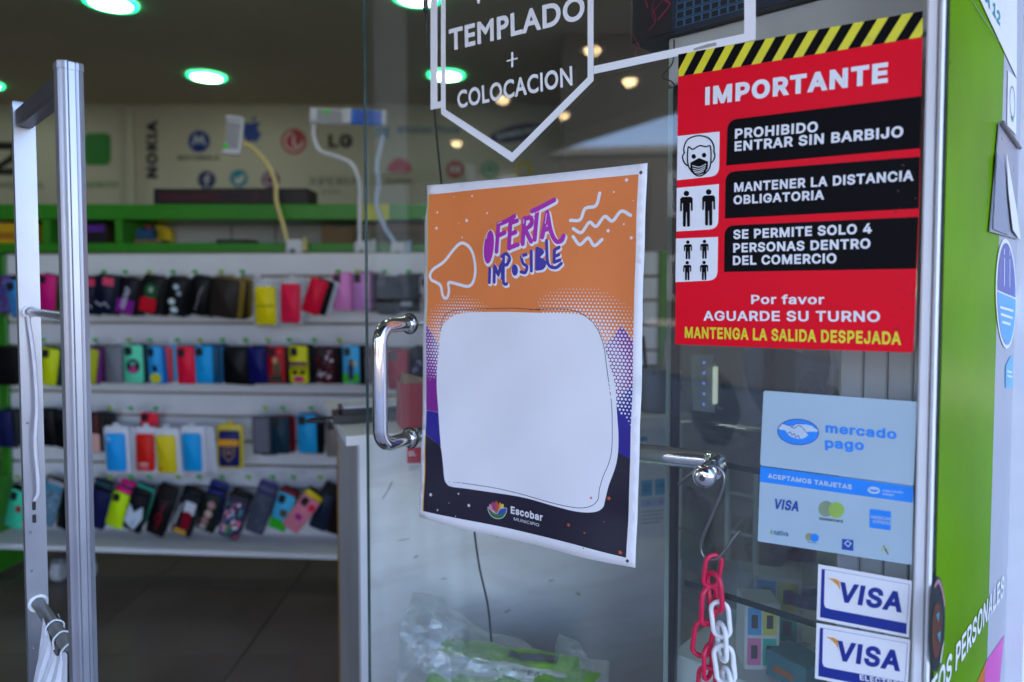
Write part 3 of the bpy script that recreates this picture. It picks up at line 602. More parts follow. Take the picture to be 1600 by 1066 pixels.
# green shelf with cubbies above the slat wall
gs = thing('green_shelf', 'long green open shelf with grey back above the slat wall', 'shelf', G.mtx(-1.2, 0, 0))
def gx(px, py=380, w=0.): return G.pix(px, py, w).x+1.2
def gyv(py, w=0.): return G.pix(300, py, w).y
gl, gr = gx(-40), gx(900)
z_l0, z_l1, z_u0, z_u1 = gyv(394), gyv(380), gyv(343), gyv(319)
MB().bbox(((gl+gr)/2, (z_l0+z_l1)/2, -.15), (gr-gl, z_l1-z_l0, .30), .003).build('lower_board', m_green, gs)
MB().bbox(((gl+gr)/2, (z_u0+z_u1)/2, -.15), (gr-gl, z_u1-z_u0, .30), .003).build('upper_board', m_green, gs)
MB().box2((gl, z_l1, -.30), (gr, z_u0, -.285)).build('back_panel', mat('grey_back', (.34, .335, .30), .7), gs)
for px in (72, 185):
    MB().bbox((gx(px), (z_l1+z_u0)/2, -.142), (.03, z_u0-z_l1-.002, .282), .002).build('divider', m_green, gs)
for px in (320, 395):
    MB().box2((gx(px)-.003, z_l1+.001, -.286), (gx(px)+.003, z_u0-.001, -.280)).build('seam', mat('dark_seam', (.12, .11, .1), .8), gs)
def on_shelf(px, w): return gx(px, 370, w)
GZ = z_l1+.001
def shelf_thing(name, label, cat, px, w, z=None):
    return thing(name, label, cat, G.mtx(G.pix(px, 370, w).x, GZ if z is None else z, w))
r = shelf_thing('yellow_gleam_box', 'yellow box put in for a yellow gleam, left cubby of the green shelf', 'box', 33, -.14)  # added box, its yellow colour stands in for a gleam in the cubby
MB().bbox((0, .045, 0), (.20, .09, .12), .003).build('carton', pc(210, 165, 10, .6), r); MB().box2((-.07, .02, .0605), (.05, .05, .0615)).build('label', pc(170, 110, 20, .6), r)
r = shelf_thing('boxed_headset', 'purple and black product box in a cubby of the green shelf', 'box', 152, -.12)
MB().bbox((0, .047, 0), (.135, .092, .10), .003).build('carton', pc(20, 12, 26, .5), r); MB().box2((-.06, .05, .0505), (.06, .08, .0515)).build('label', pc(92, 30, 140, .5), r)
r = shelf_thing('yellow_bag', 'bright yellow bag beside the divider in the green shelf', 'bag', 206, -.17)
MB().prism(catmull([(-.04, 0), (.04, .0), (.045, .06), (.03, .092), (-.035, .094), (-.045, .05)], True, 3), -.03, .03).build('pouch', pc(225, 190, 30, .5), r, smooth=40); MB().box2((-.02, .03, .0305), (.02, .06, .0315)).build('label', pc(230, 215, 120, .5), r)
r = shelf_thing('blue_gadget', 'blue and red gadget standing on the green shelf', 'gadget', 229, -.10)
MB().bbox((0, .042, 0), (.075, .05, .05), .008).build('body', pc(22, 70, 105, .4), r); MB().lathe([(.0, .085), (.014, .083), (.018, .07), (.018, .06)], (.01, 0, 0), (0, 1, 0), 12).build('knob', pc(120, 40, 40, .5), r, smooth=40); MB().bbox((.03, .009, .01), (.12, .016, .08), .003).build('base', pc(120, 95, 70, .6), r)
r = shelf_thing('yellow_pouch', 'small yellow pouch at the top of the cubby, right of the blue gadget', 'pouch', 257, -.24)
MB().prism(catmull([(-.03, .0), (.03, 0), (.033, .075), (-.03, .088)], True, 3), -.015, .015).build('pouch', pc(215, 180, 25, .5), r)
r = shelf_thing('flat_case', 'flat black case lying on the green shelf', 'case', 371, -.10)
MB().bbox((0, .0095, 0), (.15, .017, .10), .004).build('body', m_black, r); MB().box2((-.05, .006, .0502), (.05, .012, .0512)).build('zip', pc(70, 70, 70, .4), r)
r = shelf_thing('cardboard_tray', 'long brown cardboard tray on the green shelf behind the holders', 'tray', 590, -.20)
MB().prism([(-.24, 0), (.26, 0), (.26, .094), (-.05, .092), (-.14, .07), (-.24, .085)], -.05, .05).build('tray', pc(120, 92, 58, .7), r); MB().box2((-.1, .02, .0505), (.2, .06, .0515)).build('label', pc(90, 80, 40, .7), r)
r = thing('keyboard_carton', 'long black and red keyboard carton on top of the green shelf', 'box', G.mtx(G.pix(367, 318, -.06).x, z_u1+.001, -.09))
MB().bbox((0, .034, 0), (.655, .068, .15), .003).build('carton', pc(26, 14, 18, .45), r)
MB().box2((-.30, .012, .0755), (.12, .05, .0765)).build('picture', pc(58, 16, 26, .45), r); MB().box2((-.05, .02, .0768), (.10, .042, .0775)).build('label', pc(20, 20, 34, .4), r)
o = MB().bbox((0, .034, 0), (.135, .068, .002), .0006).build('price_card', pc(190, 185, 30, .5), None, mtx=G.mtx(G.pix(583, 330).x, gyv(343)-.004, .0025))
tag(o, 'yellow card stuck on the upper green board behind the glass edge', 'card')

# gooseneck phone holders clipped to the lower green board
def holder(label, base, pts, colr, head, hsize, hroll, headcol, dot):
    w0 = .035
    p0 = G.pix(*base, w0)
    r = thing('phone_holder', label, 'phone holder', G.mtx(p0.x, p0.y, w0), 'gooseneck phone holders')
    Q = lambda px, py, w=w0: Vector((G.pix(px, py, w)-p0).to_tuple()+(w-w0,))
    cl = MB().bbox((0, .0, -.018), (.070, .078, .050), .01).build('clamp', pc(200, 200, 205, .4), r)
    MB().bbox((.045, .018, -.01), (.016, .055, .035), .004).build('pad', colr, cl); MB().lathe([(0, .012), (.012, .01), (.012, -.004)], (0, -.01, .008), (0, 0, 1), 12).build('screw', pc(90, 90, 95, .4), cl, smooth=40)
    path = catmull([Q(*p) for p in pts], False, 10)
    MB().tube(path, .0092, 10).build('gooseneck', colr, r, smooth=60)
    h = Q(*head); rot = Matrix.Rotation(hroll, 3, 'Z')
    hd = MB().bbox(h, (hsize[0], hsize[1], .022), .006, rot).build('cradle', headcol, r)
    for sg in (-1, 1):
        off = rot @ Vector((0, sg*(hsize[1]/2+.004), .006)) if hsize[1] > hsize[0] else rot @ Vector((sg*(hsize[0]/2+.004), 0, .006))
        dim = (hsize[0], .014, .04) if hsize[1] > hsize[0] else (.014, hsize[1], .04)
        MB().bbox(h+off, dim, .003, rot).build('jaw', pc(205, 205, 212, .4), hd)
    fp = rot @ Vector((0, 0, .0125))
    MB().bbox(h+fp, (hsize[0]*.78, hsize[1]*.8, .003), .001, rot).build('pad', pc(150, 152, 155, .5) if headcol != d_hold else pc(40, 90, 190, .5), hd)
    if dot is not None:
        dd = h+rot @ Vector((dot[0], dot[1], .0155)); MB().lathe([(0, .003), (.009, .0025), (.0105, 0)], dd, (0, 0, 1), 14).build('tag', pc(40, 220, 40, .5), hd)
d_hold = pc(70, 130, 220, .4)
holder('cream gooseneck phone holder with grey cradle, leftmost of three', (459, 389), [(449, 378), (442, 350), (432, 315), (430, 285), (416, 255), (395, 232), (380, 224)], pc(205, 185, 120, .5), (366, 213), (.068, .135), math.radians(-7), pc(205, 205, 210, .4), (-.026, -.046))
holder('white gooseneck phone holder with a sideways white cradle, between two others', (566, 391), [(562, 380), (562, 330), (562, 290), (550, 258), (525, 245), (500, 236), (490, 214), (490, 195)], pc(205, 205, 210, .4), (516, 182), (.135, .062), math.radians(-2), pc(210, 210, 215, .4), (-.012, .016))
holder('white and blue gooseneck phone holder behind the glass edge, rightmost', (622, 393), [(617, 380), (600, 352), (588, 318), (592, 285), (588, 262), (594, 232), (598, 212)], pc(175, 190, 215, .4), (574, 184), (.135, .062), math.radians(-3), d_hold, None)

# ------------------------------------------------------------------ phone cases on the slat wall hooks
def unit_case():
    o = rrect(-.5, -.5, .5, .5, .10, 4); i_ = [(x*.95, y*.975) for x, y in o]
    mb = MB(); n = len(o)
    vs = [(x*.95, y*.975, -.0055) for x, y in o]+[(x, y, -.003) for x, y in o]+[(x, y, .0025) for x, y in o]+[(x*.94, y*.97, .0055) for x, y in o]
    fs = [tuple(range(n-1, -1, -1)), tuple(range(3*n, 4*n))]
    for k in range(3):
        for a in range(n): b = (a+1) % n; fs.append((k*n+a, k*n+b, (k+1)*n+b, (k+1)*n+a))
    mb.add(vs, fs); return mb
_uc = unit_case().build('phone_case', m_black, None, smooth=35); ME_CASE = _uc.data; bpy.data.objects.remove(_uc)
_cm = MB().prism(rrect(-.40, .24, -.02, .46, .05, 3), .0056, .0085).build('camera_cutout', m_black, None); ME_CAM = _cm.data; bpy.data.objects.remove(_cm)
ME_LENS = None
def new_obj(name, me, m, parent=None, mtx=None):
    o = bpy.data.objects.new(name, me); COL.objects.link(o)
    if not me.materials: me.materials.append(m)
    o.material_slots[0].link = 'OBJECT'; o.material_slots[0].material = m
    if parent is not None: o.parent = parent
    if mtx is not None: o.matrix_world = mtx
    return o
def sh(c, rough=.42): return pc(int(c[0]), int(c[1]), int(c[2]), rough, 1.15, spec=.14)
def prints(o, ops):
    z = .0058
    for op in ops:
        z += .0003; mb = MB()
        if op[0] == 'r': mb.poly(rrect(op[1], op[2], op[3], op[4], min(op[3]-op[1], op[4]-op[2])*.12, 2), z)
        elif op[0] == 'e': mb.poly(ell(op[1], op[2], op[3], op[4], 16), z)
        elif op[0] == 'p': mb.poly(op[1], z)
        elif op[0] == 's': stroke(mb, op[1], op[2], z)
        elif op[0] == 't': put_text(mb, op[1], op[2], op[3], op[4], z, .03)
        elif op[0] == 'dots':
            rnd = random.Random(op[1]); pal = op[2]
            for c in pal:
                mm = MB()
                for _ in range(op[3]):
                    x, y = rnd.uniform(-.4, .4), rnd.uniform(-.45, .42); q = rnd.uniform(.05, .10)
                    mm.poly(ell(x, y, q, q*.5, 7, rnd.random()), z)
                    z += .00002
                mm.build('print', sh(c), o, recalc=False)['kind'] = 'stuff'
            continue
        mb.build('print', sh(op[-1]), o, recalc=False)
CASES_GROUP = 'phone cases hanging on the slat wall'
hooks_done = []
def hook(px, py, wlen, tagcol):
    p = S.pix(px, py, wlen); u = p.x-(S_L+S_R)/2
    vv = min(gv, key=lambda g_: abs(g_-p.y))+.002
    v = p.y
    h = MB().tube([(u, v, .002), (u, v, wlen), (u, v+.012, wlen+.008)], .0028, 6).build('hook', m_chrome, sw)
    MB().bbox((u, v+.002, .004), (.03, .03, .008), .002).build('hook_plate', m_slat, h)
    MB().bbox((u, v+.016, wlen+.012), (.022, .014, .0025), .001).build('price_tag', pc(*tagcol, .5), h)
def case(row, desc, px, py, wp, hp, tilt, c, ops=(), cam_=True, w=.12, pack=None, behind=3, bcols=None, bdx=5):
    p = S.pix(px, py, w); pw = S.pix(px+wp/2, py, w).x-S.pix(px-wp/2, py, w).x; ph = S.pix(px, py-hp/2, w).y-S.pix(px, py+hp/2, w).y
    rr = random.Random(int(px*7+py))
    yaw = Matrix.Rotation(math.radians(rr.uniform(-4, 4)), 4, 'Y') @ Matrix.Rotation(math.radians(rr.uniform(1, 5)), 4, 'X')
    roll = math.radians(-tilt-(5 if row == 4 else 0))
    M = S.mtx(p.x, p.y, w, roll) @ yaw
    rowname = ('top', 'second', 'third', 'bottom')[row-1]
    lab = desc+', '+rowname+' row'
    if pack:
        t = thing('packaged_phone_case', lab, 'phone case', M, CASES_GROUP)
        k = new_obj('pack', ME_CASE, pack, t); k.location = (0, .1*ph*.5, -.012); k.scale = (pw*1.30, ph*1.24, .7)
        hg = MB().prism(rrect(-.012, ph*.62, .012, ph*.62+.022, .004, 2), -.013, -.009).build('hang_tab', pack, t)
        o = new_obj('case', ME_CASE, sh(c), t); o.scale = (pw, ph, 1)
        if cam_: q = new_obj('camera_cutout', ME_CAM, m_black, o)
        prints(o, ops)
    else:
        t = o = new_obj('phone_case', ME_CASE, sh(c), None, M @ Matrix.Diagonal((pw, ph, 1, 1)))
        tag(o, lab, 'phone case', CASES_GROUP)
        if cam_: q = new_obj('camera_cutout', ME_CAM, m_black, o)
        prints(o, ops)
    short = ' '.join(desc.split()[:7])
    for b in range(behind):
        wb_ = w-.016*(b+1)-(.012 if pack else 0)
        dx = (bdx*(b+1)+rr.uniform(-1.5, 1.5)); p2 = S.pix(px+dx*(.5 if row == 4 else 1), py+rr.uniform(-3, 2)-(6*(b+1) if row == 4 else 0), wb_)
        if bcols: bc = bcols[b % len(bcols)]
        else: bc = rr.choice([(16, 16, 20), (20, 22, 34), (34, 30, 30), (24, 40, 48), (50, 50, 56), (30, 18, 20)])
        M2 = S.mtx(p2.x, p2.y, wb_, roll+math.radians(rr.uniform(-3, 3))) @ yaw
        if pack:
            o2 = new_obj('phone_case_pack', ME_CASE, pack, None, M2 @ Matrix.Translation((0, .1*ph*.5, 0)) @ Matrix.Diagonal((pw*1.3, ph*1.24, .7, 1)))
        else: o2 = new_obj('phone_case', ME_CASE, sh(bc), None, M2 @ Matrix.Diagonal((pw, ph, 1, 1)))
        lab2 = ('case ', 'second case ', 'third case ')[b]+'behind '+desc+', '+rowname+' row'
        if len(lab2.split()) > 16: lab2 = lab2.replace(' phone case', '', 1)
        tag(o2, lab2, 'phone case', CASES_GROUP)
pk_clear = glass('clear_blister', (.90, .91, .93), .15, .10, .3, .25, (.75, .76, .8))
pk_white = pc(215, 215, 225, .4)
W_ = (205, 205, 210); K_ = (18, 18, 22)
# row 1
case(1, 'violet patterned phone case at the picture edge', 6, 460, 30, 58, -4, (70, 60, 120), [('dots', 3, [(90, 110, 170), (130, 70, 120)], 9)])
case(1, 'sky blue phone case half behind the white post', 27, 466, 26, 56, -8, (60, 130, 190), bcols=[(30, 60, 90)])
case(1, 'magenta phone case between the two aluminium posts', 72, 457, 30, 56, 8, (190, 20, 110), bcols=[(70, 70, 20), (40, 40, 20)])
case(1, 'navy phone case with a small pink square', 136, 462, 30, 58, 8, (16, 18, 40), [('r', -.1, .28, .42, .48, (200, 60, 90)), ('s', [(-.3, -.25), (0, -.2), (.3, -.3)], .05, (150, 150, 170))], False)
case(1, 'navy phone case with pink corner tag and pale scribble', 163, 461, 31, 60, 8, (16, 20, 42), [('r', -.1, .26, .45, .47, (205, 70, 100)), ('s', [(-.35, -.2), (-.1, -.28), (.1, -.2), (.3, -.3)], .05, (150, 150, 170))], False)
case(1, 'black phone case with purple end and white lettering', 199, 462, 30, 58, 12, (16, 10, 26), [('r', -.47, -.48, .47, -.10, (120, 30, 130)), ('t', 'SQUAD', (-.02, -.40), (.16, .18), .26, (190, 190, 205))], False)
case(1, 'black phone case with green and red patches', 236, 461, 33, 60, 12, (20, 16, 18), [('e', 0, .10, .34, .22, (30, 80, 50)), ('r', -.45, -.45, .35, -.08, (190, 20, 40)), ('e', .0, .14, .12, .08, (150, 160, 140))], False)
case(1, 'black phone case with white flower sprays', 274, 463, 30, 60, 14, (16, 18, 20), [('e', .0, .25, .16, .07, (170, 190, 200)), ('e', .2, .1, .12, .06, (150, 175, 190)), ('e', -.1, -.15, .18, .08, (190, 205, 210)), ('e', .1, -.35, .2, .08, (180, 200, 205))], False)
case(1, 'black phone case with white script line', 311, 463, 30, 60, 14, (14, 14, 16), [('s', [(-.05, -.35), (.02, -.1), (-.02, .0), (.12, .25)], .05, (120, 120, 125))], False)
case(1, 'dark brown phone case with gold edged stack behind', 351, 466, 42, 62, 8, (40, 34, 30), (), False, bcols=[(120, 95, 20), (40, 30, 10), (110, 90, 20)], behind=3, bdx=8)
case(1, 'yellow phone case in a clear pack', 415, 478, 31, 60, 1, (220, 200, 10), [('s', [(-.45, .0), (.45, 0)], .03, (120, 110, 10))], False, .15, pk_clear, 1)
case(1, 'bright pink red phone case in a clear pack', 454, 474, 30, 61, 1, (245, 30, 70), (), False, .15, pk_clear, 1)
case(1, 'red phone case tipped over a dark one', 492, 463, 28, 56, 20, (215, 20, 55), (), False, .17, None, 2, [(20, 20, 24), (190, 190, 196)], 9)
case(1, 'mauve pink phone case left of another mauve one', 534, 456, 29, 58, 0, (215, 130, 190), bcols=[(190, 110, 160)])
case(1, 'mauve phone case by the glass edge', 565, 456, 27, 60, 1, (190, 130, 190), bcols=[(120, 90, 120), (40, 34, 44)], bdx=7)
case(1, 'black phone case with a yellow speck behind glass', 602, 462, 28, 58, 1, (16, 16, 18), [('e', -.25, .3, .05, .03, (180, 150, 20))], True)
case(1, 'charcoal phone case with a grey label behind glass', 637, 458, 30, 58, 1, (44, 44, 50), [('r', -.35, -.35, .25, -.22, (150, 150, 155))], True)
case(1, 'pale patterned phone case next to the poster edge', 668, 460, 24, 56, 0, (170, 165, 165), [('dots', 9, [(60, 60, 80), (120, 60, 60)], 6)], True)
# row 2
case(2, 'black phone case at the picture edge', 8, 573, 40, 58, 0, (14, 14, 16), (), False)
case(2, 'lime yellow phone case between the aluminium posts', 76, 573, 28, 58, 10, (190, 200, 20), bcols=[(30, 60, 50)])
case(2, 'olive yellow phone case right of the front post', 138, 572, 28, 56, 10, (160, 165, 25), bcols=[(110, 40, 110), (70, 30, 80)], bdx=7)
case(2, 'smoky clear phone case', 179, 570, 26, 58, 0, (110, 112, 120), (), False, bcols=[(90, 92, 100), (120, 122, 126)], bdx=6)
case(2, 'mint phone case with a dark round emblem', 209, 569, 29, 60, 0, (90, 205, 165), [('e', 0, -.05, .36, .19, (40, 24, 40)), ('e', .0, -.14, .2, .08, (190, 60, 130)), ('e', 0, .02, .18, .05, (90, 170, 150))], True)
case(2, 'bright blue phone case with a yellow foot', 243, 570, 22, 58, 0, (40, 150, 215), [('e', 0, -.36, .4, .14, (190, 185, 40)), ('e', 0, -.1, .18, .1, (24, 30, 40))], True, bcols=[(30, 90, 170), (200, 60, 60), (60, 160, 210)], behind=3, bdx=8)
case(2, 'red phone case left of a light blue one', 291, 571, 27, 59, 0, (225, 25, 60), behind=1)
case(2, 'light blue phone case right of a red one', 319, 570, 27, 59, 0, (20, 150, 215), bcols=[(20, 70, 100), (24, 90, 130), (20, 50, 70)], behind=3, bdx=9)
case(2, 'plain black phone case left of a navy one', 368, 572, 36, 57, 0, (12, 12, 14), (), False)
case(2, 'navy blue phone case right of a black one', 403, 571, 28, 57, 0, (18, 22, 90), (), False)
case(2, 'red phone case with a muddled dark figure', 432, 570, 27, 58, 0, (170, 24, 34), [('e', .05, -.08, .25, .2, (90, 80, 60)), ('e', -.05, .12, .14, .1, (190, 150, 110)), ('r', -.4, -.45, .4, -.28, (50, 60, 50)), ('e', .2, .35, .1, .06, (225, 60, 60))], True)
case(2, 'yellow phone case with purple band and dark stripes', 467, 570, 29, 59, 0, (205, 200, 20), [('r', -.48, -.02, .48, .08, (100, 30, 90)), ('e', -.2, -.2, .16, .06, (20, 20, 16)), ('e', .22, -.2, .16, .06, (20, 20, 16)), ('e', 0, -.38, .3, .08, (200, 40, 120)), ('r', -.48, -.10, .48, -.06, (40, 50, 20))], True)
case(2, 'white and dark red streaked phone case', 509, 570, 29, 58, 0, (60, 22, 30), [('dots', 5, [(200, 190, 195), (150, 40, 50), (110, 110, 120)], 8)], True)
case(2, 'sky blue phone case with green ground and block figure', 549, 570, 26, 59, 0, (70, 170, 225), [('r', -.48, -.48, .48, -.22, (60, 170, 40)), ('r', -.18, -.40, .16, .0, (40, 60, 90)), ('r', -.12, .0, .12, .16, (120, 80, 60)), ('r', .2, -.05, .34, .10, (200, 180, 40))], True)
case(2, 'greyish pink phone case by the glass edge', 579, 572, 18, 58, 0, (130, 110, 120), (), True)
case(2, 'dark red phone case behind the chrome handle', 622, 578, 32, 62, 0, (165, 14, 40), (), True, behind=1)
case(2, 'dark flowery phone case next to the poster', 655, 572, 24, 58, 0, (40, 36, 50), [('dots', 12, [(170, 160, 190), (90, 80, 140)], 8)], True)
# row 3
case(3, 'black phone case with a blue tint at the picture edge', 6, 670, 28, 58, 0, (20, 26, 70), (), False)
case(3, 'black phone case left of another black one, between the posts', 74, 668, 26, 58, 0, (12, 12, 14), (), True)
case(3, 'black phone case touching the front post', 101, 670, 26, 60, 0, (16, 15, 17), (), True, bdx=4)
case(3, 'dark red phone case with a pink lower half', 145, 676, 25, 62, 0, (60, 22, 22), [('r', -.48, -.48, .48, -.02, (210, 160, 150))], True, bcols=[(14, 14, 16), (16, 16, 18)], bdx=9)
case(3, 'blue phone case in a white pack, left of a red one', 181, 707, 29, 60, 0, (30, 150, 225), [('e', -.3, .36, .05, .05, (200, 220, 235))], False, .15, pk_white, 2)
case(3, 'scarlet phone case peeking over the packs', 233, 668, 28, 46, 4, (215, 20, 50), (), True, .09, None, 0)
case(3, 'red phone case in a white pack with small print', 227, 707, 28, 58, 0, (205, 34, 24), [('s', [(-.3, -.30), (.2, -.30)], .03, (220, 200, 200)), ('s', [(-.3, -.38), (.2, -.38)], .02, (220, 200, 200))], False, .16, pk_white, 1)
case(3, 'yellow phone case in a white pack', 260, 710, 30, 60, 0, (215, 190, 30), [('e', -.3, -.38, .07, .04, (200, 40, 30))], False, .17, pk_white, 1)
case(3, 'blue phone case in a white pack, right of a yellow one', 300, 707, 29, 60, 0, (20, 150, 215), (), False, .16, pk_white, 3, None, 6)
case(3, 'blue and yellow shield phone case in a yellow pack', 358, 701, 31, 56, 1, (26, 32, 92), [('r', -.48, .08, .48, .26, (220, 150, 40)), ('p', [(-.32, .02), (.32, .02), (.30, -.18), (0, -.38), (-.30, -.18)], (150, 120, 60)), ('p', [(-.26, -.01), (.26, -.01), (.24, -.17), (0, -.33), (-.24, -.17)], (36, 36, 90)), ('t', 'CABJ', (-.16, -.14), (.16, -.14), .06, (200, 160, 60))], False, .15, pc(205, 180, 20, .4), 0)
case(3, 'smoky grey phone case right of the yellow pack', 409, 680, 28, 60, 0, (80, 80, 90), [('r', -.40, -.44, .40, .44, (104, 104, 114))], False, bcols=[(24, 24, 28)])
case(3, 'dark teal phone case with a red edge behind', 438, 680, 28, 59, 0, (24, 50, 64), (), True, bcols=[(170, 24, 50), (20, 20, 24)], bdx=3)
case(3, 'light blue phone case with black stack behind', 480, 678, 30, 61, 0, (30, 150, 205), (), True, bcols=[(16, 20, 24), (20, 22, 26)], bdx=4)
case(3, 'taupe phone case beside the counter', 523, 685, 26, 58, 0, (130, 120, 115), (), True)
# row 4
case(4, 'mint phone case with a small red mark', 25, 796, 26, 62, 12, (60, 190, 150), [('e', .2, .05, .2, .1, (150, 50, 50))], True, behind=1)
case(4, 'clear blue packed phone case between the posts', 76, 793, 28, 60, 14, (90, 120, 140), [('dots', 2, [(140, 160, 170), (60, 60, 60)], 5)], False, .12, None, 3, [(60, 130, 150), (150, 150, 160), (60, 50, 40)], 4)
case(4, 'black phone case touching the front post, tilted', 106, 798, 26, 62, 12, (12, 12, 14), (), False)
case(4, 'dark navy phone case left of a lime one', 154, 796, 30, 62, 12, (20, 24, 66), (), False, bcols=[(14, 14, 16), (30, 60, 70)], bdx=3)
case(4, 'lime green phone case', 184, 797, 27, 58, 14, (190, 240, 20), (), True, bcols=[(200, 20, 110), (20, 90, 110)], bdx=7)
case(4, 'black phone case with white angular shapes', 213, 801, 30, 62, 14, (18, 18, 24), [('p', [(-.46, -.3), (-.42, .2), (-.1, -.0), (.3, .22), (.42, -.08), (.1, -.46)], (190, 200, 215)), ('p', [(-.2, -.3), (.05, -.15), (.1, -.4)], (160, 170, 190))], False, .14, None, 3, [(20, 22, 26), (50, 160, 130), (24, 60, 70)], 7)
case(4, 'black phone case with dark red lines', 250, 806, 31, 62, 14, (18, 12, 16), [('s', [(.1, .35), (0, .1), (.12, -.1), (0, -.35)], .04, (150, 20, 40)), ('s', ell(.0, -.05, .16, .1, 12), .03, (140, 20, 40))], False)
case(4, 'white and dark red phone case with a gold foot', 290, 807, 32, 62, 14, (30, 24, 30), [('r', -.15, .1, .4, .42, (200, 200, 210)), ('r', -.1, -.3, .3, .15, (130, 14, 34)), ('r', -.35, -.47, .25, -.34, (190, 140, 60)), ('s', [(-.4, -.25), (-.3, .3)], .06, (200, 200, 205))], False)
case(4, 'dark phone case with round pinkish blotches', 327, 801, 30, 62, 12, (26, 34, 30), [('e', .05, .22, .2, .1, (170, 130, 130)), ('e', -.0, -.02, .2, .1, (190, 160, 150)), ('e', -.1, -.22, .2, .1, (150, 110, 110)), ('e', -.15, -.38, .2, .06, (170, 150, 150))], False, bcols=[(30, 40, 110), (20, 20, 24)], bdx=7)
case(4, 'phone case covered in many small coloured stickers', 364, 811, 32, 62, 14, (60, 50, 80), [('dots', 7, [(200, 80, 60), (220, 220, 220), (80, 120, 190), (60, 160, 90), (220, 120, 150), (60, 40, 90)], 11)], False)
case(4, 'smoky translucent phone case, bottom tilted', 405, 803, 30, 64, 14, (70, 76, 92), [('dots', 17, [(84, 92, 110), (60, 64, 80)], 9)], False, bcols=[(60, 50, 110), (90, 94, 110)], bdx=5)
case(4, 'sky blue and green phone case behind a pink one', 441, 800, 28, 60, 16, (70, 180, 225), [('r', -.48, -.48, .48, -.2, (50, 170, 40)), ('r', -.1, -.1, .3, .1, (90, 80, 70))], True, .13, None, 2, [(120, 14, 34), (20, 18, 20)], 7)
case(4, 'pale pink phone case tilted with a purple spot', 470, 803, 29, 62, 32, (240, 130, 150), [('e', -.0, -.08, .2, .09, (160, 50, 130)), ('r', .1, .22, .45, .4, (220, 40, 70))], True, .16, None, 2, [(215, 190, 20), (20, 20, 24)], 9)
case(4, 'dark blue phone case under the counter edge', 505, 800, 28, 60, 16, (30, 40, 60), (), False)
case(4, 'near black phone case against the counter', 530, 806, 28, 62, 10, (26, 16, 16), (), False)
# hooks with their little green and yellow tags
tg = [(50, 165, 70), (140, 175, 40)]
for row, py, xs in ((1, 431, (135, 166, 199, 236, 273, 307, 348, 381, 530, 560, 602, 640)), (2, 537, (71, 152, 204, 237, 280, 315, 350, 386, 421, 454, 493, 532)),
                    (3, 643, (142, 175, 207, 246, 417, 444, 488)), (4, 750, (31, 70, 140, 175, 207, 236, 281, 313, 349, 390, 428, 460, 502))):
    for i, x in enumerate(xs): hook(x, py, .125, tg[(i*7+row) % 3 % 2])

# ------------------------------------------------------------------ counter behind the door
CZ = .90
FLc, BLc, FRc = onz(541, 682, CZ), onz(515, 641, CZ), onz(1081, 647, CZ)
cu_ = (FRc-FLc).normalized(); cn_ = Vector((cu_.y, -cu_.x, 0))                # along the front, out of the front
Cf = Frame((FLc.x, FLc.y), (cu_.x, cu_.y)); cw = (FRc-FLc).length; cd = .46
ct = thing('counter', 'pale marbled shop counter with white top behind the glass door', 'counter', Cf.mtx(cw/2, 0, 0))
m_marb = wavy('marbled_front', (.68, .665, .64), (.78, .78, .77), (.9, 3.2, 1), 1.4, .4, 2.6)
m_end = wavy('grey_wood_end', (.36, .35, .35), (.44, .43, .43), (9, .5, 1), .4, .5, 5.)
bl_ = Vector(((BLc-FLc).dot(cu_), -(BLc-FLc).dot(cn_))); bl_ = bl_*(.50/bl_.length)        # the end runs back askew: (along, depth)
def slab(pts, v0, v1):           # plan outline in (along, depth behind the front), extruded upwards
    n = len(pts); mb = MB()
    return mb.add([(p[0]-cw/2, v, -p[1]) for v in (v0, v1) for p in pts], [tuple(range(n)), tuple(range(2*n-1, n-1, -1))]+[(i, (i+1) % n, n+(i+1) % n, n+i) for i in range(n)])
def plan(i0, i1, d0, d1): k = bl_.y; return [(i0+bl_.x*d0/k, d0), (cw-i1+bl_.x*d0/k, d0), (cw-i1+bl_.x*d1/k, d1), (i0+bl_.x*d1/k, d1)]
slab(plan(0, 0, 0, bl_.y), CZ-.022, CZ).build('top', mat('counter_top', (.74, .73, .71), .35, var=.06, scale=4), ct)
slab(plan(.036, .012, .026, bl_.y-.02), 0, CZ-.0225).build('carcass', m_end, ct)
slab([(.052, .013), (cw-.02, .013), (cw-.02, .0255), (.052, .0255)], 0, CZ-.023).build('front_panel', m_marb, ct)
slab([(.030, .010), (.0515, .010), (.0515, .0258), (.026, .0258)], 0, CZ-.0232).build('corner_trim', m_whitepaint, ct)
e0 = plan(.0335, 0, bl_.y-.035, bl_.y-.018); slab([e0[0], (e0[0][0]+.002, e0[0][1]), (e0[3][0]+.002, e0[3][1]), e0[3]], 0, CZ-.12).build('edge_strip', pc(150, 105, 20, .6), ct)
# printed notes on the counter front
csx = Sheet(Cf, 635, 900, -.0124)
for k_, (pth_, wp_) in enumerate((([(598, 779), (606, 767), (613, 753)], 2.2), ([(648, 871), (652, 869)], 3), ([(776, 838), (782, 836)], 2.6), ([(902, 927), (905, 929)], 4), ([(790, 957), (796, 953)], 3), ([(858, 908), (864, 907)], 2.4), ([(690, 905), (697, 904)], 2), ([(622, 845), (640, 842)], 1.4))):
    mb = MB(); stroke(mb, csx.qs(pth_), wp_*csx.scale(*pth_[0]), 0); o = mb.build('scratch', pc(168, 164, 156, .7), ct, recalc=False); o.matrix_world = csx.m
cs = Sheet(Cf, 635, 735, -.0122)
def sticker_on(name, label, sh_, out, m, cat='sticker', group=None, th=.0006):
    t = thing(name, label, cat, sh_.m, group)
    MB().prism(sh_.qs(out), 0, th).build('sheet', m, t, recalc=True)
    return t
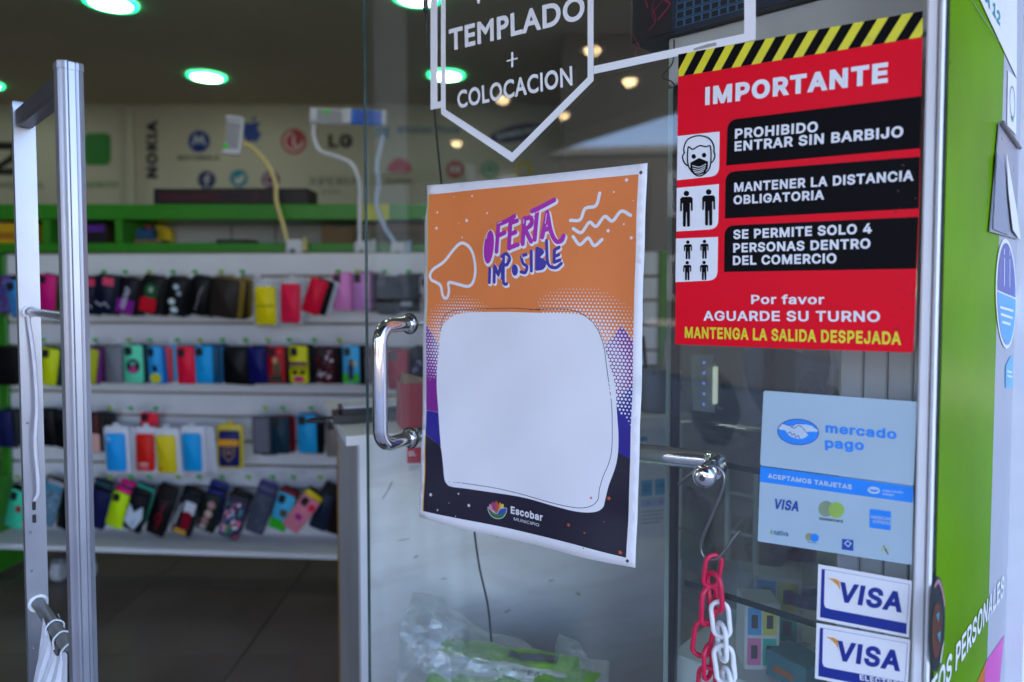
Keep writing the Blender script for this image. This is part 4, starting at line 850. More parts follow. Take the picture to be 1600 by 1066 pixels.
def part_poly(t, name, sh_, polys, m, z=.0010):
    for k, p in enumerate(polys): o = MB().poly(sh_.qs(p), z).build(name, m, t, recalc=False)
    return o
def part_text(t, sh_, items, m, z=.0012, name='lettering', bold=.02, **kw):
    mb = MB()
    for body, a, b, h in items: sh_.text(mb, body, a, b, h, z, bold, **kw)
    return mb.build(name, m, t, recalc=False)
def part_stroke(t, name, sh_, paths, wpx, m, z=.0010, closed=False, smooth=0):
    mb = MB()
    for p in paths:
        k = sh_.scale(*p[0]); q = sh_.qs(p)
        if smooth: q = catmull(q, closed, smooth)
        stroke(mb, q, wpx*k, z, closed)
    return mb.build(name, m, t, recalc=False)
t = sticker_on('red_notice', 'small red notice on the counter front under the door handle', cs, [(636, 699), (662, 698), (662, 736), (636, 737)], pc(214, 214, 218, .5))
part_poly(t, 'red_field', cs, [[(636, 699.5), (662, 698.5), (662, 723), (636, 724)]], pc(205, 22, 40, .5))
part_text(t, cs, [('Si.', (638, 713), (650, 712), 8)], m_vinyl); part_stroke(t, 'small_print', cs, [[(639, 718), (651, 717.5)], [(639, 721.5), (654, 721)]], 1, pc(225, 190, 195, .6))
part_stroke(t, 'small_print', cs, [[(639, 729), (656, 728)], [(639, 733), (654, 732)]], 1, pc(150, 150, 155, .6))
cs2 = Sheet(Cf, 1003, 832, -.0122)
t = sticker_on('service_notice', 'white and blue notice on the counter front right of the poster', cs2, [(985, 672), (1049, 668), (1049, 838), (985, 844)], pc(200, 205, 214, .5))
part_text(t, cs2, [('m', (1000, 690), (1011, 689), 9)], pc(40, 130, 200, .5), bold=.05)
part_poly(t, 'blue_boxes', cs2, [[(1001, 751), (1019, 749), (1019, 774), (1001, 776)], [(1023, 749), (1044, 747), (1044, 772), (1023, 774)]], pc(70, 155, 200, .5))
part_poly(t, 'pale_band', cs2, [[(1001, 780), (1044, 776), (1044, 789), (1001, 793)]], pc(150, 180, 215, .5))
part_poly(t, 'icons', cs2, [[(1010, 784), (1015, 783.5), (1015, 788), (1010, 788.5)], [(1030, 782), (1034, 781.6), (1034, 786), (1030, 786.4)]], pc(190, 110, 160, .5), .0014)
part_poly(t, 'inset', cs2, [[(1004, 758), (1015, 757), (1015, 761), (1004, 762)], [(1004, 765), (1015, 764), (1015, 768), (1004, 769)], [(1027, 756), (1038, 755), (1038, 759), (1027, 760)]], pc(40, 120, 175, .5), .0014)
part_stroke(t, 'small_print', cs2, [[(1002, 706), (1038, 703)], [(1002, 800), (1036, 797)], [(1002, 806), (1034, 803)], [(1002, 812), (1036, 809)], [(1002, 818), (1030, 815)]], 1.6, pc(110, 118, 140, .6))
# things standing on the counter
def on_counter(px, py): p = onz(px, py, CZ); return Matrix.Translation(p) @ Matrix.Rotation(math.atan2(cu_.y, cu_.x), 4, 'Z')
t = thing('receipt_terminal', 'flat black device with white top on the counter', 'terminal', on_counter(583, 655))
MB().prism([(-.10, -.045), (.10, -.045), (.10, .045), (-.10, .045)], .002, .022).build('base', m_black, t)
MB().prism(rrect(-.085, -.04, .10, .05, .01, 3), .022, .036).build('body', mat('black_gloss', (.015, .015, .018), .2), t)
MB().prism(rrect(-.075, -.028, .095, .045, .008, 3), .036, .040).build('lid', pc(205, 208, 214, .4), t)
MB().tube(catmull([(-.10, 0, .01), (-.14, .02, .006), (-.16, -.01, .006), (-.12, -.03, .006)], False, 5), .004, 6).build('cable', m_black, t, smooth=60)
t = thing('red_box', 'red open box with small cards on the counter beside the poster', 'box', on_counter(652, 664))
bm_ = MB(); x0, x1, y0, y1, h = -.045, .055, -.04, .04, .108
bm_.box2((x0, y0, .001), (x1, y0+.004, h)).box2((x0, y1-.004, .001), (x1, y1, h)).box2((x0, y0+.0042, .001), (x0+.004, y1-.0042, h)).box2((x1-.004, y0+.0042, .001), (x1, y1-.0042, h))
bm_.build('carton', pc(175, 16, 30, .4), t)
MB().box((-.015, 0, .095), (.05, .06, .05), Matrix.Rotation(.3, 3, 'Y')).build('cards', pc(150, 120, 80, .6), t)
t = thing('metal_pot', 'grey round pot on the counter right of the poster', 'pot', on_counter(1023, 642))
MB().lathe([(.0, .001), (.045, .001), (.052, .03), (.054, .12), (.050, .12), (.046, .02), (0, .02)], seg=24).build('cup', pc(120, 128, 130, .3, metal=.4), t, smooth=50)
for k, (a, c) in enumerate(((.3, (40, 60, 90)), (1.9, (150, 40, 50)), (3.4, (30, 30, 34)), (5., (190, 190, 195)))):
    MB().tube([(.02*math.cos(a), .02*math.sin(a), .022), (.045*math.cos(a), .045*math.sin(a), .20)], .005, 8).build('pen', pc(*c, .4), t)
t = thing('card_reader', 'pale upright card reader on the counter behind the door', 'card reader', on_counter(1052, 645))
MB().bbox((0, .03, .055), (.075, .05, .11), .008, Matrix.Rotation(-.25, 3, 'X')).build('body', pc(165, 172, 172, .4), t)
MB().bbox((0, .0, .075), (.05, .004, .03), .001, Matrix.Rotation(-.25, 3, 'X')).build('screen', pc(50, 70, 70, .2), t)
t = thing('clutter_box', 'brown open carton at the back of the counter', 'box', Matrix.Translation(Cf.P(cw*.72, CZ+.001, -.36)) @ Matrix.Rotation(.2, 4, 'Z'))
MB().bbox((0, 0, .075), (.26, .14, .15), .003).build('carton', pc(112, 92, 66, .7), t); MB().box2((-.1, -.0708, .05), (.06, -.0702, .11)).build('label', pc(170, 170, 165, .6), t)

# ------------------------------------------------------------------ anti-theft pedestal on the left, bag and cable
PF, PB = Vector((-.612, .965, 0)), Vector((-.822, 1.175, 0))
PH = 1.550
pu = (PB-PF).normalized(); pr = Vector((pu.y, -pu.x, 0))
pm = Matrix(((pu.x, -pu.y, 0, PF.x), (pu.y, pu.x, 0, PF.y), (0, 0, 1, 0), (0, 0, 0, 1)))
pd = thing('security_pedestal', 'tall aluminium anti-theft pedestal frame at the shop entrance', 'security gate', pm)
plen = (PB-PF).length
def profile(w, d):      # ribbed extrusion, x along the frame, y across; the nose faces -x
    h = w/2; nose = [(0, -.0200), (.006, -.0198), (.0088, -.0125), (.0072, -.0122), (.0072, -.0106), (.0092, -.0103), (.0096, -.0068), (.0078, -.0064), (.0078, -.0050), (.0098, -.0046), (.0098, .0040), (.0112, .0052), (.0126, .0072), (.0126, .0098), (.0112, .0116), (.0094, .0126), (.0060, .0172), (.0048, .0196), (0, .0200)]
    return [(-h-x, y*d/.04) for x, y in nose]+[(h, d/2), (h, -d/2)]
prof = profile(.014, .031)
def post(x, flip, name):
    pts = [((-px if flip else px)+x, py) for px, py in prof]
    mb = MB(); n = len(pts)
    mb.add([(p[0], p[1], 0.02) for p in pts]+[(p[0], p[1], PH-.012) for p in pts], [tuple(range(n))[::-1], tuple(range(n, 2*n))]+[(i, (i+1) % n, n+(i+1) % n, n+i) for i in range(n)])
    o = mb.build(name, m_alu, pd, smooth=25)
    pts2 = [((p[0]-x)*1.04+x, p[1]*1.04) for p in pts]
    mc = MB(); mc.add([(p[0], p[1], PH-.0118) for p in pts2]+[(p[0], p[1], PH-.002) for p in pts2]+[((p[0]-x)*.9+x, p[1]*.9, PH) for p in pts2], [tuple(range(n))[::-1], tuple(range(2*n, 3*n))]+[(k*n+i, k*n+(i+1) % n, (k+1)*n+(i+1) % n, (k+1)*n+i) for k in (0, 1) for i in range(n)])
    mc.build('cap', m_alu, o, smooth=25)
    return o
post(0, False, 'front_post'); pbk = post(plen, True, 'rear_post')
MB().bbox((plen/2, 0, PH-.012-.016), (plen-.02, .027, .030), .004).build('top_rail', mat('dark_aluminium', (.12, .12, .14), .35, .6), pd)
zb1 = at(62, 487, 1.175).z; zb2 = at(62, 940, 1.175).z
MB().tube([(.008, 0, zb1), (plen-.0075, 0, zb1)], .0065, 14).build('crossbar', mat('steel_rod', (.5, .5, .52), .25, .9), pd, smooth=50)
MB().tube([(.008, 0, zb2), (plen-.0075, 0, zb2)], .0095, 14).build('crossbar', mat('steel_rod_dull', (.30, .30, .29), .45, .6), pd, smooth=50)
for z_, rr_ in ((zb1, .011), (zb2, .015)):
    MB().lathe([(rr_*.6, 0), (rr_, 0), (rr_, .003), (rr_*.7, .004)], (plen-.0072, 0, z_), (-1, 0, 0), 18).build('collar', m_whitepaint, pd, smooth=40)
MB().bbox((plen/2, 0, .012), (plen+.10, .09, .024), .006).build('base_plate', m_alu, pd)
# screws and scratches on the rear post
xi = plen-.0072
for dz in (.0, -.022):
    MB().bbox((xi-.0012, .002, at(55, 790, 1.17).z+dz), (.004, .005, .014), .001).build('clip', m_black, pbk)
for pz in (660, 830, 890, 1010):
    MB().lathe([(0, .002), (.0022, .0015), (.0022, 0)], (xi-.0002, .008, at(60, pz, 1.17).z), (-1, 0, 0), 8).build('rivet', pc(120, 120, 125, .4), pbk)
zs = [(zb1-.005, .004, .006), (zb1-.08, -.002, .012), (zb1-.16, -.004, .014), (zb1-.22, .000, .016), (zb1-.30, -.003, .013), (at(55, 780, 1.17).z, .001, .006)]
cab = MB().tube(catmull([(xi-q, y, z) for z, y, q in zs], False, 8), .0030, 8).build('cable', mat('white_cable', (.66, .63, .68), .5), pbk, smooth=60)
# white carrier bag hanging from the lower bar
bg = thing('plastic_bag', 'white plastic carrier bag hanging from the pedestal crossbar', 'bag', pm @ Matrix.Translation((plen*.40, 0, zb2)))
def bag_side(sgn, name):
    mb = MB(); nu, nv = 34, 22
    for j in range(nv+1):
        tv = j/nv
        for i in range(nu+1):
            tu = i/nu; c = tu-.5
            half = .078+.045*min(1, tv*2.2)**.9                     # gathered on the bar, spreading below
            xx = c*2*half; zz = .0105-tv*.46-.03*math.sin(math.pi*tu)**2*max(0, 1-tv*4)
            fold = (.008*math.sin(tu*26+tv*2)+.005*math.sin(tu*53+1.3+tv*3))*(1-.35*tv)
            yy = sgn*(.0105+.05*math.sin(math.pi*min(1, max(0, tu)))**.7*min(1, tv*1.8))+fold*min(1, tv*6)
            mb.v.append((xx, yy, zz))
    for j in range(nv):
        for i in range(nu):
            a = j*(nu+1)+i; mb.f.append((a, a+1, a+nu+2, a+nu+1)); mb.m.append(0)
    return mb.build(name, m_bag, bg, smooth=80)
m_bag = mat('bag_plastic', (.72, .75, .80), .35, var=.06, scale=25, bump=.25, bscale=30)
bag_side(1, 'near_side'); bag_side(-1, 'far_side')
for x in (-.05, .0, .05):
    MB().tube(catmull([(x, .0115, -.012), (x, .0118, .004), (x, 0, .0125), (x, -.0118, .004), (x, -.0115, -.012)], False, 5), .0016, 6).build('handle', m_bag, bg, smooth=60)

# ------------------------------------------------------------------ the glass door leaf with handle, bar and vinyl lettering
uR = A.pix(1437, 500).x-.004; uL = 0.0
DT = .008
gd = thing('glass_door', 'frameless clear glass door standing open with chrome handle and white lettering', 'door', A.mtx((uL+uR)/2, 0, 0))
uo = (uL+uR)/2
MB().box2((uL-uo, .012, -DT), (uR-uo, 2.30, 0)).build('pane', m_glass, gd)
MB().box2((uL-uo-.0012, .012, -DT+.0005), (uL-uo-.0002, 2.30, -.0005)).build('glass_edge', m_gedge, gd)
MB().bbox(((uR-uL)/2-.04, .02, -.005), (.14, .07, .03), .003).build('floor_hinge', m_alu, gd)
MB().bbox(((uR-uL)/2-.04, 2.27, -.005), (.14, .07, .03), .003).build('top_hinge', m_alu, gd)
# vertical pull handle outside
DO = A.mtx(uo, 0, 0)
def dl(px, py, w=0.): p = A.pix(px, py, w); return Vector((p.x-uo, p.y, w))
hu, hl = dl(641, 506, .0), dl(641, 684, .0); so = .082; rt = .0130; bend = .030
hx = (hu.x+hl.x)/2; zt, zbm = hu.y, hl.y
def arc(c, a0, a1, r, plane): return [c+plane[0]*(r*math.cos(a0+(a1-a0)*i/8))+plane[1]*(r*math.sin(a0+(a1-a0)*i/8)) for i in range(9)]
N_, U_ = Vector((0, 0, 1)), Vector((0, 1, 0))
path = [Vector((hx, zt, .012))]+arc(Vector((hx, zt-bend, so-bend)), math.pi/2, 0, bend, (N_, U_))+arc(Vector((hx, zbm+bend, so-bend)), 0, -math.pi/2, bend, (N_, U_))+[Vector((hx, zbm, .012))]
hd = MB().tube(path, rt, 20).build('pull_handle', m_chrome, gd, smooth=60)
for z_ in (zt, zbm):
    MB().lathe([(.0, .0005), (rt*1.35, .0005), (rt*1.38, .003), (rt*1.30, .006), (rt*1.22, .0065), (rt*1.22, .010), (rt*1.08, .012), (rt, .0125)], (hx, z_, 0), (0, 0, 1), 24).build('collar', m_chrome, hd, smooth=40)
    MB().lathe([(rt*1.38, 0), (rt*1.5, .0002), (rt*1.5, .0018), (rt*1.3, .002)], (hx, z_, 0.0003), (0, 0, 1), 24).build('washer', m_black, hd, smooth=40)
# inner horizontal bar from the lower boss to the knob
kn = dl(1101, 744, .026); bi = -.062
kz = kn.y
pth = [Vector((hx, zbm, -.012)), Vector((hx, zbm, bi+.03))]
bar = MB().tube([Vector((hx, zbm, -.0105)), Vector((hx, zbm, -.04))]+arc(Vector((hx+.022, zbm, -.040)), math.pi, math.pi/2, .022, (Vector((1, 0, 0)), -N_))+[Vector((hx+.03, zbm, bi))]+arc(Vector((kn.x-.022, kz, -.040)), math.pi/2, 0, .022, (Vector((1, 0, 0)), -N_))+[Vector((kn.x, kz, -.0105))], .0155, 18).build('push_bar', m_chrome, gd, smooth=60)
kb = MB().lathe([(.0115, .0003), (.0115, .006), (.007, .008), (.007, .015), (.010, .0165), (.0148, .020), (.0165, .026), (.0157, .032), (.012, .0365), (.008, .0385), (0, .039)], (kn.x, kz, 0), (0, 0, 1), 28).build('knob', m_chrome, gd, smooth=50)
MB().lathe([(.0045, .0388), (.004, .0398), (0, .040)], (kn.x, kz, 0), (0, 0, 1), 14).build('key_slot', pc(60, 60, 64, .3), kb, smooth=40)
# white vinyl lettering
ds = Sheet(A, 672, 300, .0); ds.m = DO; ds.o = Vector((uo, 0))
def dvin(name, fn, z=.0006):
    mb = MB(); fn(mb, z); return mb.build(name, m_vinyl, gd, recalc=False)
def zq(X, Y, ox=650, oy=0, sc=3.5525): return (ox+X/sc, oy+Y/sc)
kk = ds.scale(760, 100)
dvin('lettering', lambda mb, z: ds.text(mb, 'TEMPLADO', (702, 80.5), (914, 30), 34, z, .030, face='geo'))
dvin('lettering', lambda mb, z: ds.text(mb, 'COLOCACION', (715.5, 170), (895, 133.5), 27.5, z, .026, face='geo'))
dvin('lettering', lambda mb, z: mb.poly(ds.qs([(741, -22), (746, -22), (748.3, -8), (751, -24), (756, -25), (749.5, 6), (746.5, 6)]), z))
dvin('plus_sign', lambda mb, z: (mb.poly(ds.qs([(792, 97), (809, 92.5), (809, 90), (792, 94.5)]), z), mb.poly(ds.qs([(799, 82), (802.4, 81.2), (802.4, 105), (799, 105.8)]), z+.0002)))
def outline(mb, z):
    for poly in ([(689.3, -40), (696.6, -40), (696.6, 171.5), (689.3, 178.5)],
                 [(689.3, 178.5), (696.6, 171.5), (800.6, 238.8), (800.6, 253.5)],
                 [(800.6, 253.5), (800.6, 238.8), (918.4, 121), (927.7, 126.5)],
                 [(918.4, 121), (918.4, -40), (927.7, -40), (927.7, 126.5)]): mb.poly(ds.qs(poly), z)
dvin('shield_outline', outline)
dvin('side_stripe', lambda mb, z: (mb.poly(ds.qs([(673, -40), (683.8, -40), (683.8, 159.5), (673, 172)]), z), mb.poly(ds.qs([(673, 172), (683.8, 159.5), (689.2, 158), (689.2, 169)]), z)))
dvin('frame_line', lambda mb, z: (mb.poly(ds.qs([(928, 103.5), (928, 116), (1181, 62), (1163, 53)]), z), mb.poly(ds.qs([(1163, 53), (1181, 62), (1181, -40), (1163, -40)]), z)))
sw_ = MB().prism(ds.qs([(1083, 80), (1085, 76), (1105, 69.5), (1119, 66.5), (1120, 71.5), (1105, 75)]), .0009, .0013).build('clear_tape', glass('clear_tape', (.9, .88, .85), .1, .12, .0, .25, (.8, .78, .75)), gd)

# ------------------------------------------------------------------ orange poster
op = Sheet(A, 659, 806, .0016)
po = thing('orange_poster', 'large orange and navy paper poster with blank white field on the glass door', 'poster', op.m)
OW = op.q(1012, 255).x; OH = op.q(1012, 255).y
def odisp(x, y):
    u = x/OW; v = y/OH
    d = .0050*math.sin(math.pi*min(max(u, 0), 1))*(.6+.4*math.sin(3*v))
    d += .006*max(0, .16-u)/.16*max(0, math.sin(v*7+1.2))**2
    d += .005*max(0, .12-v)/.12*(.5+.5*math.sin(u*9))+.004*max(0, u-.9)/.1*(.5+.5*math.sin(v*11))
    d += .0012*math.sin(23*x+7*y)+.0007*math.sin(61*y-13*x)+.0009*math.sin(37*(x-y))
    return d
def zo(X, Y): return (640+X/3.331, 230+Y/3.331)
def zp(X, Y): return (640+X/3.552, 600+Y/3.552)
m_paper = mat('poster_paper', (.80, .78, .80), .55, var=.02, scale=8, bump=.35, bscale=7)
o = MB().prism(op.qs([(668, 290), (669.2, 320), (665.5, 350), (663, 440), (661, 620), (659, 806), (720, 824), (800, 842), (900, 866), (995, 885), (1001, 640), (1007, 420), (1012, 255), (900, 268), (780, 281)]), -.0003, 0).build('sheet', m_paper, po)
refine(o, odisp, .022)
def op_poly(name, polys, m, lay, smooth_=0):
    for p in polys:
        q = op.qs(p); o = MB().poly(catmull(q, True, smooth_) if smooth_ else q, .0003*lay).build(name, m, po, recalc=False); refine(o, odisp, .022)
def op_stroke(name, paths, wpx, m, lay, closed=False, smooth_=5):
    mb = MB()
    for p in paths:
        q = op.qs(p); k = op.scale(*p[0]); stroke(mb, catmull(q, closed, smooth_) if smooth_ else q, wpx*k, .0003*lay, closed)
    o = mb.build(name, m, po, recalc=False); refine(o, odisp, .022); return o
c_or = mat('print_orange', (.80, .215, .045), .5, var=.05, scale=5); c_pu = pc(118, 24, 122, .5, 1.2); c_bl = pc(30, 22, 120, .5, 1.2); c_nv = pc(24, 18, 40, .45)
c_mag = pc(160, 32, 150, .5, 1.2); c_ind = pc(58, 44, 140, .5, 1.2)
op_poly('dark_field', [[(666.6, 678), (690, 696), (700, 745), (850, 780), (967, 707), (985, 717), (981, 869), (900, 849), (800, 826), (665, 796.5)]], c_nv, 1)
op_poly('orange_field', [[(672.2, 304.5), (830, 289), (998, 272.5), (994, 400), (990, 532), (972, 508), (940, 560), (700, 560), (678, 522), (667, 506), (669, 400)]], c_or, 1.2)
op_poly('purple_field', [[(667.2, 507), (678, 523), (700, 560), (700, 646), (666.8, 641)], [(972, 509), (990, 533), (988, 602), (962, 621), (940, 620), (930, 560)]], c_pu, 1.4)
op_poly('blue_field', [[(666.8, 641.3), (700, 646.3), (702, 705), (666.6, 677.7)], [(988, 602.3), (985, 717.3), (967, 707.3), (930, 690), (930, 640), (962, 621.3)]], c_bl, 1.6)
op_poly('yellow_edge', [[(671.0, 305), (672.8, 304.6), (669.4, 440), (668, 506), (666.8, 506)], [(665.6, 680), (667, 680), (666.2, 797), (664.8, 796.4)]], pc(215, 165, 40, .5), 1.9)
# halftone dots round the white field
TVp = [zo(260, 868), zo(330, 860), zo(500, 857), zo(700, 862), zo(870, 868), zo(930, 890), zo(970, 930), zo(1000, 990), zo(1028, 1066), (955, 575), zp(1140, 0), zp(1150, 130), zp(1163, 300), zp(1150, 440), zp(1110, 560), zp(1090, 640), zp(1075, 685), zp(1030, 708), zp(940, 705), zp(820, 675), zp(650, 630), zp(470, 600), zp(330, 578), zp(240, 567), zp(212, 550), zp(198, 520), zp(190, 440), zp(178, 300), zp(165, 150), zp(155, 0), (684, 570), zo(158, 1040), zo(165, 980), zo(180, 930), zo(215, 890)]
mb = MB(); cl_, cr_ = op.q(722, 545), op.q(905, 575); stp = .0060
for (c, R, side) in ((cl_, .105, -1), (cr_, .145, 1)):
    for i in range(-40, 41):
        for j in range(-46, 47):
            x = c.x+i*stp+(stp/2 if j % 2 else 0); y = c.y+j*stp*.9; d = math.hypot((x-c.x), (y-c.y))
            ang = math.atan2(y-c.y, (x-c.x)*side)
            if d > R or ang < -.75 or ang > 2.2: continue
            if x < .009 or x > OW-.016: continue
            r_ = stp*.43*min(1, max(0, 1.5*(1-(d/R)**1.5)))
            if r_ > .0006: mb.poly(ell(x, y, r_, r_, 8), .0003*2.3)
o = mb.build('halftone_dots', m_paper, po, recalc=False); refine(o, odisp, .03); o['kind'] = 'stuff'
op_poly('white_field', [TVp], m_paper, 2.7, 4)
op_stroke('thin_line', [[zp(205, 540), zp(320, 550), zp(480, 575), zp(650, 615), zp(820, 660), zp(940, 683), zp(1010, 675), zp(1050, 640), zp(1060, 580), zp(1080, 510), zp(1115, 420), zp(1128, 320), zp(1125, 150), zp(1108, 0), (946.5, 550), zo(1003, 1000), zo(975, 940), zo(925, 885), zo(860, 850), zo(760, 842), zo(640, 846)], [zo(690, 848), zo(560, 838), zo(400, 841), zo(280, 846), zo(205, 862), zo(175, 905), zo(168, 960)]], .9, pc(30, 26, 60, .5), 3)
op_stroke('megaphone_outline', [[zo(*p) for p in ((270, 500), (312, 518), (340, 570), (350, 640), (338, 700), (310, 725), (260, 715), (206, 705), (206, 740), (202, 772), (188, 788), (172, 770), (162, 722), (135, 702), (116, 692), (108, 668), (125, 636), (180, 598), (230, 535))]], 4.9, m_paper, 1.8, True, 4)
op_stroke('squiggle', [[zo(*p) for p in q] for q in (((840, 382), (890, 378), (915, 320), (970, 305), (990, 240)), ((855, 425), (898, 445), (938, 392), (975, 413), (1018, 362), (1060, 385), (1105, 335), (1155, 356)), ((855, 467), (890, 508), (933, 474), (965, 513), (1005, 482)))], 5.2, m_paper, 1.8, False, 6)
L1 = [[(470, 402), (464, 545)], [(472, 402), (515, 385), (553, 362)], [(470, 462), (505, 446)], [(533, 398), (530, 528)], [(533, 396), (568, 384)], [(533, 455), (562, 444)], [(530, 526), (575, 508)], [(606, 372), (600, 505)], [(608, 374), (640, 370), (642, 405), (612, 428)], [(612, 430), (642, 492)], [(672, 325), (660, 482)], [(645, 335), (700, 308), (758, 276)], [(722, 340), (698, 470)], [(722, 340), (742, 440), (768, 490), (795, 487), (806, 463)], [(706, 432), (738, 424)]]
L2 = [[(428, 632), (424, 705)], [(449, 703), (455, 622), (471, 662), (489, 612), (493, 686)], [(502, 572), (497, 690), (502, 712), (514, 712)], [(492, 570), (515, 556), (533, 580), (518, 612), (502, 612)], [(617, 560), (594, 570), (600, 606), (619, 622), (610, 652), (588, 650)], [(643, 542), (641, 645)], [(672, 528), (668, 635)], [(674, 528), (700, 545), (678, 575), (710, 598), (700, 628), (668, 635)], [(720, 487), (726, 605), (765, 628), (795, 606)], [(760, 538), (758, 600)], [(760, 536), (784, 522)], [(760, 570), (782, 560)], [(758, 600), (788, 588)]]
E1, E2 = [ell(422, 520, 27, 88, 20, .06)], [ell(557, 640, 16, 30, 16), ell(684, 605, 20, 28, 14), ell(682, 550, 13, 20, 12)]
Z = lambda pts, dx=0, dy=0: [zo(x+dx, y+dy) for x, y in pts]
op_stroke('title_shadow', [Z(p, 5, 8) for p in L1], 10.4, m_paper, 1.9, False, 4); op_poly('title_shadow', [Z(ell(425, 526, 35, 97, 20, .06)), Z(ell(562, 647, 24, 38, 16))], m_paper, 2.1)
op_stroke('title_shadow', [Z(p, 4, 7) for p in L2], 7.8, m_paper, 1.95, False, 4)
op_stroke('title_letters', [Z(p) for p in L1], 7.3, c_mag, 2.4, False, 4); op_poly('title_letters', [Z(p) for p in E1], c_mag, 2.5)
op_stroke('title_letters', [Z(p) for p in L2], 5.2, c_ind, 2.7, False, 4); op_poly('title_letters', [Z(p) for p in E2], c_ind, 2.8)
op_stroke('title_glints', [Z(p, -3, -2) for p in ([(410, 480), (414, 450), (424, 438)], [(470, 400), (490, 392)], [(606, 400), (607, 380)], [(668, 345), (700, 330)], [(716, 400), (722, 350)], [(600, 580), (598, 565)])], 1., m_paper, 3.1, False, 3)
for nm, col_, pts in (('star', m_paper, [(zo(1131, 172), 4), (zo(1064, 234), 2.3), (zo(1168, 280), 1.2), (zo(1038, 436), 4), (zo(1120, 402), 2.2), (zo(1158, 473), 3.6), (zo(335, 257), 2.2), (zo(236, 260), 1.2), (zo(151, 341), 2.2), (zo(303, 383), 3.6), (zo(146, 423), 3.4), (zo(411, 345), 2.2), (zo(277, 471), 2), (zo(260, 397), 1.1), (zp(131, 609), 3.4), (zp(283, 605), 2.1), (zp(341, 669), 3.3), (zp(173, 692), 2.1), (zp(232, 654), 1), (zp(270, 727), 1.1)]),
                      ('orange_star', pc(200, 90, 50, .5), [(zp(1110, 632), 4), (zp(1014, 628), 2.8), (zp(890, 778), 3.3), (zp(978, 821), 2.1), (zp(1180, 926), 4), (zp(976, 903), 1.6), (zp(1083, 762), 1.3)])):
    for (cx, cy), r_ in pts:
        k = op.scale(cx, cy); c = op.q(cx, cy); o = MB().poly(star(c.x, c.y, r_*k), .0003*3.3).build(nm, col_, po, recalc=False); refine(o, odisp, .03)
op_poly('print_mark', [[zo(1205, 121), zo(1215, 132), zo(1206, 145), zo(1195, 134)], [zp(1218, 962), zp(1229, 973), zp(1219, 985), zp(1208, 973)]], pc(70, 68, 74, .5), 1.5)
# municipal emblem and its name
k7 = lambda pts: [zp(*p) for p in pts]
for pts, c in (([(452, 700), (450, 665), (470, 672), (485, 712)], (200, 120, 150)), ([(462, 690), (464, 652), (482, 662), (492, 712)], (150, 60, 110)), ([(478, 705), (484, 645), (500, 668), (500, 712)], (180, 80, 50)), ([(492, 712), (505, 656), (514, 668), (510, 705)], (215, 130, 60)), ([(498, 716), (512, 668), (528, 668), (520, 700)], (225, 190, 70))):
    op_poly('emblem_petal', [k7([(x, y) for x, y in ((pts[0]), (pts[1]), (pts[2]), (pts[3]))])], pc(*c, .5), 3.4, 4)
op_poly('emblem_leaf', [k7([(492, 718), (505, 692), (530, 684), (545, 690), (535, 715), (510, 726)])], pc(40, 80, 160, .5), 3.6, 4)
op_poly('emblem_bowl', [k7([(443, 680), (450, 715), (475, 740), (510, 744), (535, 725), (542, 705), (515, 722), (485, 720), (460, 700)])], pc(50, 110, 60, .5), 3.8, 4)
op_stroke('emblem_line', [k7([(443, 680), (450, 715), (475, 740), (510, 744), (535, 725), (545, 690), (528, 686), (505, 694), (490, 718), (466, 702)])], .7, m_paper, 4, True, 4)
def op_text(body, a, b, h, bold, lay=3.5, m=m_paper):
    mb = MB(); op.text(mb, body, a, b, h, .0003*lay, bold); o = mb.build('lettering', m, po, recalc=False); refine(o, odisp, .03)
op_text('Escobar', zp(566, 716), zp(746, 758), 11.5, .03); op_text('MUNICIPIO', zp(583, 754), zp(725, 788), 4.6, 0.)

# ------------------------------------------------------------------ red rules poster
rp = Sheet(A, 1055, 538, .0014)
rd = thing('red_rules_poster', 'glossy red poster IMPORTANTE with hazard stripes on the glass door', 'poster', rp.m)
m_red = mat('print_red', (.82, .002, .018), .38, var=.04, scale=6, spec=.10, bump=.06, bscale=50); m_blk = mat('print_black', (.004, .004, .005), .45, var=.05, scale=20, spec=.06); m_yel = pc(225, 215, 10, .3)
m_wpr = mat('print_white', (.80, .80, .82), .35, var=.02)
MB().prism(rp.qs([(1060, 85.5), (1442, 17.5), (1441.5, 57), (1436, 340), (1427, 551), (1240, 545), (1055, 538)]), 0, .0006).build('sheet', m_red, rd)
TL, TR, BL_, BR_ = rp.q(1060, 85.5), rp.q(1442, 17.5), rp.q(1060.6, 120), rp.q(1441.6, 58)
def lerp(a, b, t): return a+(b-a)*t
part_poly(rd, 'hazard_band', rp, [[(1060, 85.5), (1442, 17.5), (1441.6, 58), (1060.6, 120)]], m_yel, .0009)
mb = MB(); n = 11.35; sl = .72/n
def seg(t): return min(max(t, 0), 1)
for k in range(-1, 13):
    b0, b1 = (k+.27)/n, (k+.80)/n
    q = []
    for t, s_ in ((b0, 0), (b1, 0), (b1+sl, 1), (b0+sl, 1)): q.append((t, s_))
    if q[1][0] <= 0 and q[2][0] <= 0: continue
    def cut(q, lo, edge):
        out = []
        for i in range(len(q)):
            a, b = q[i-1], q[i]; ia = (a[0] >= edge) if lo else (a[0] <= edge); ib = (b[0] >= edge) if lo else (b[0] <= edge)
            if ia != ib: f_ = (edge-a[0])/(b[0]-a[0]); out.append((edge, a[1]+(b[1]-a[1])*f_))
            if ib: out.append(b)
        return out
    q = cut(cut(q, True, 0), False, 1)
    if len(q) > 2: mb.poly([lerp(lerp(BL_, BR_, t), lerp(TL, TR, t), s_) for t, s_ in q], .0012)
mb.build('hazard_stripes', m_blk, rd, recalc=False)
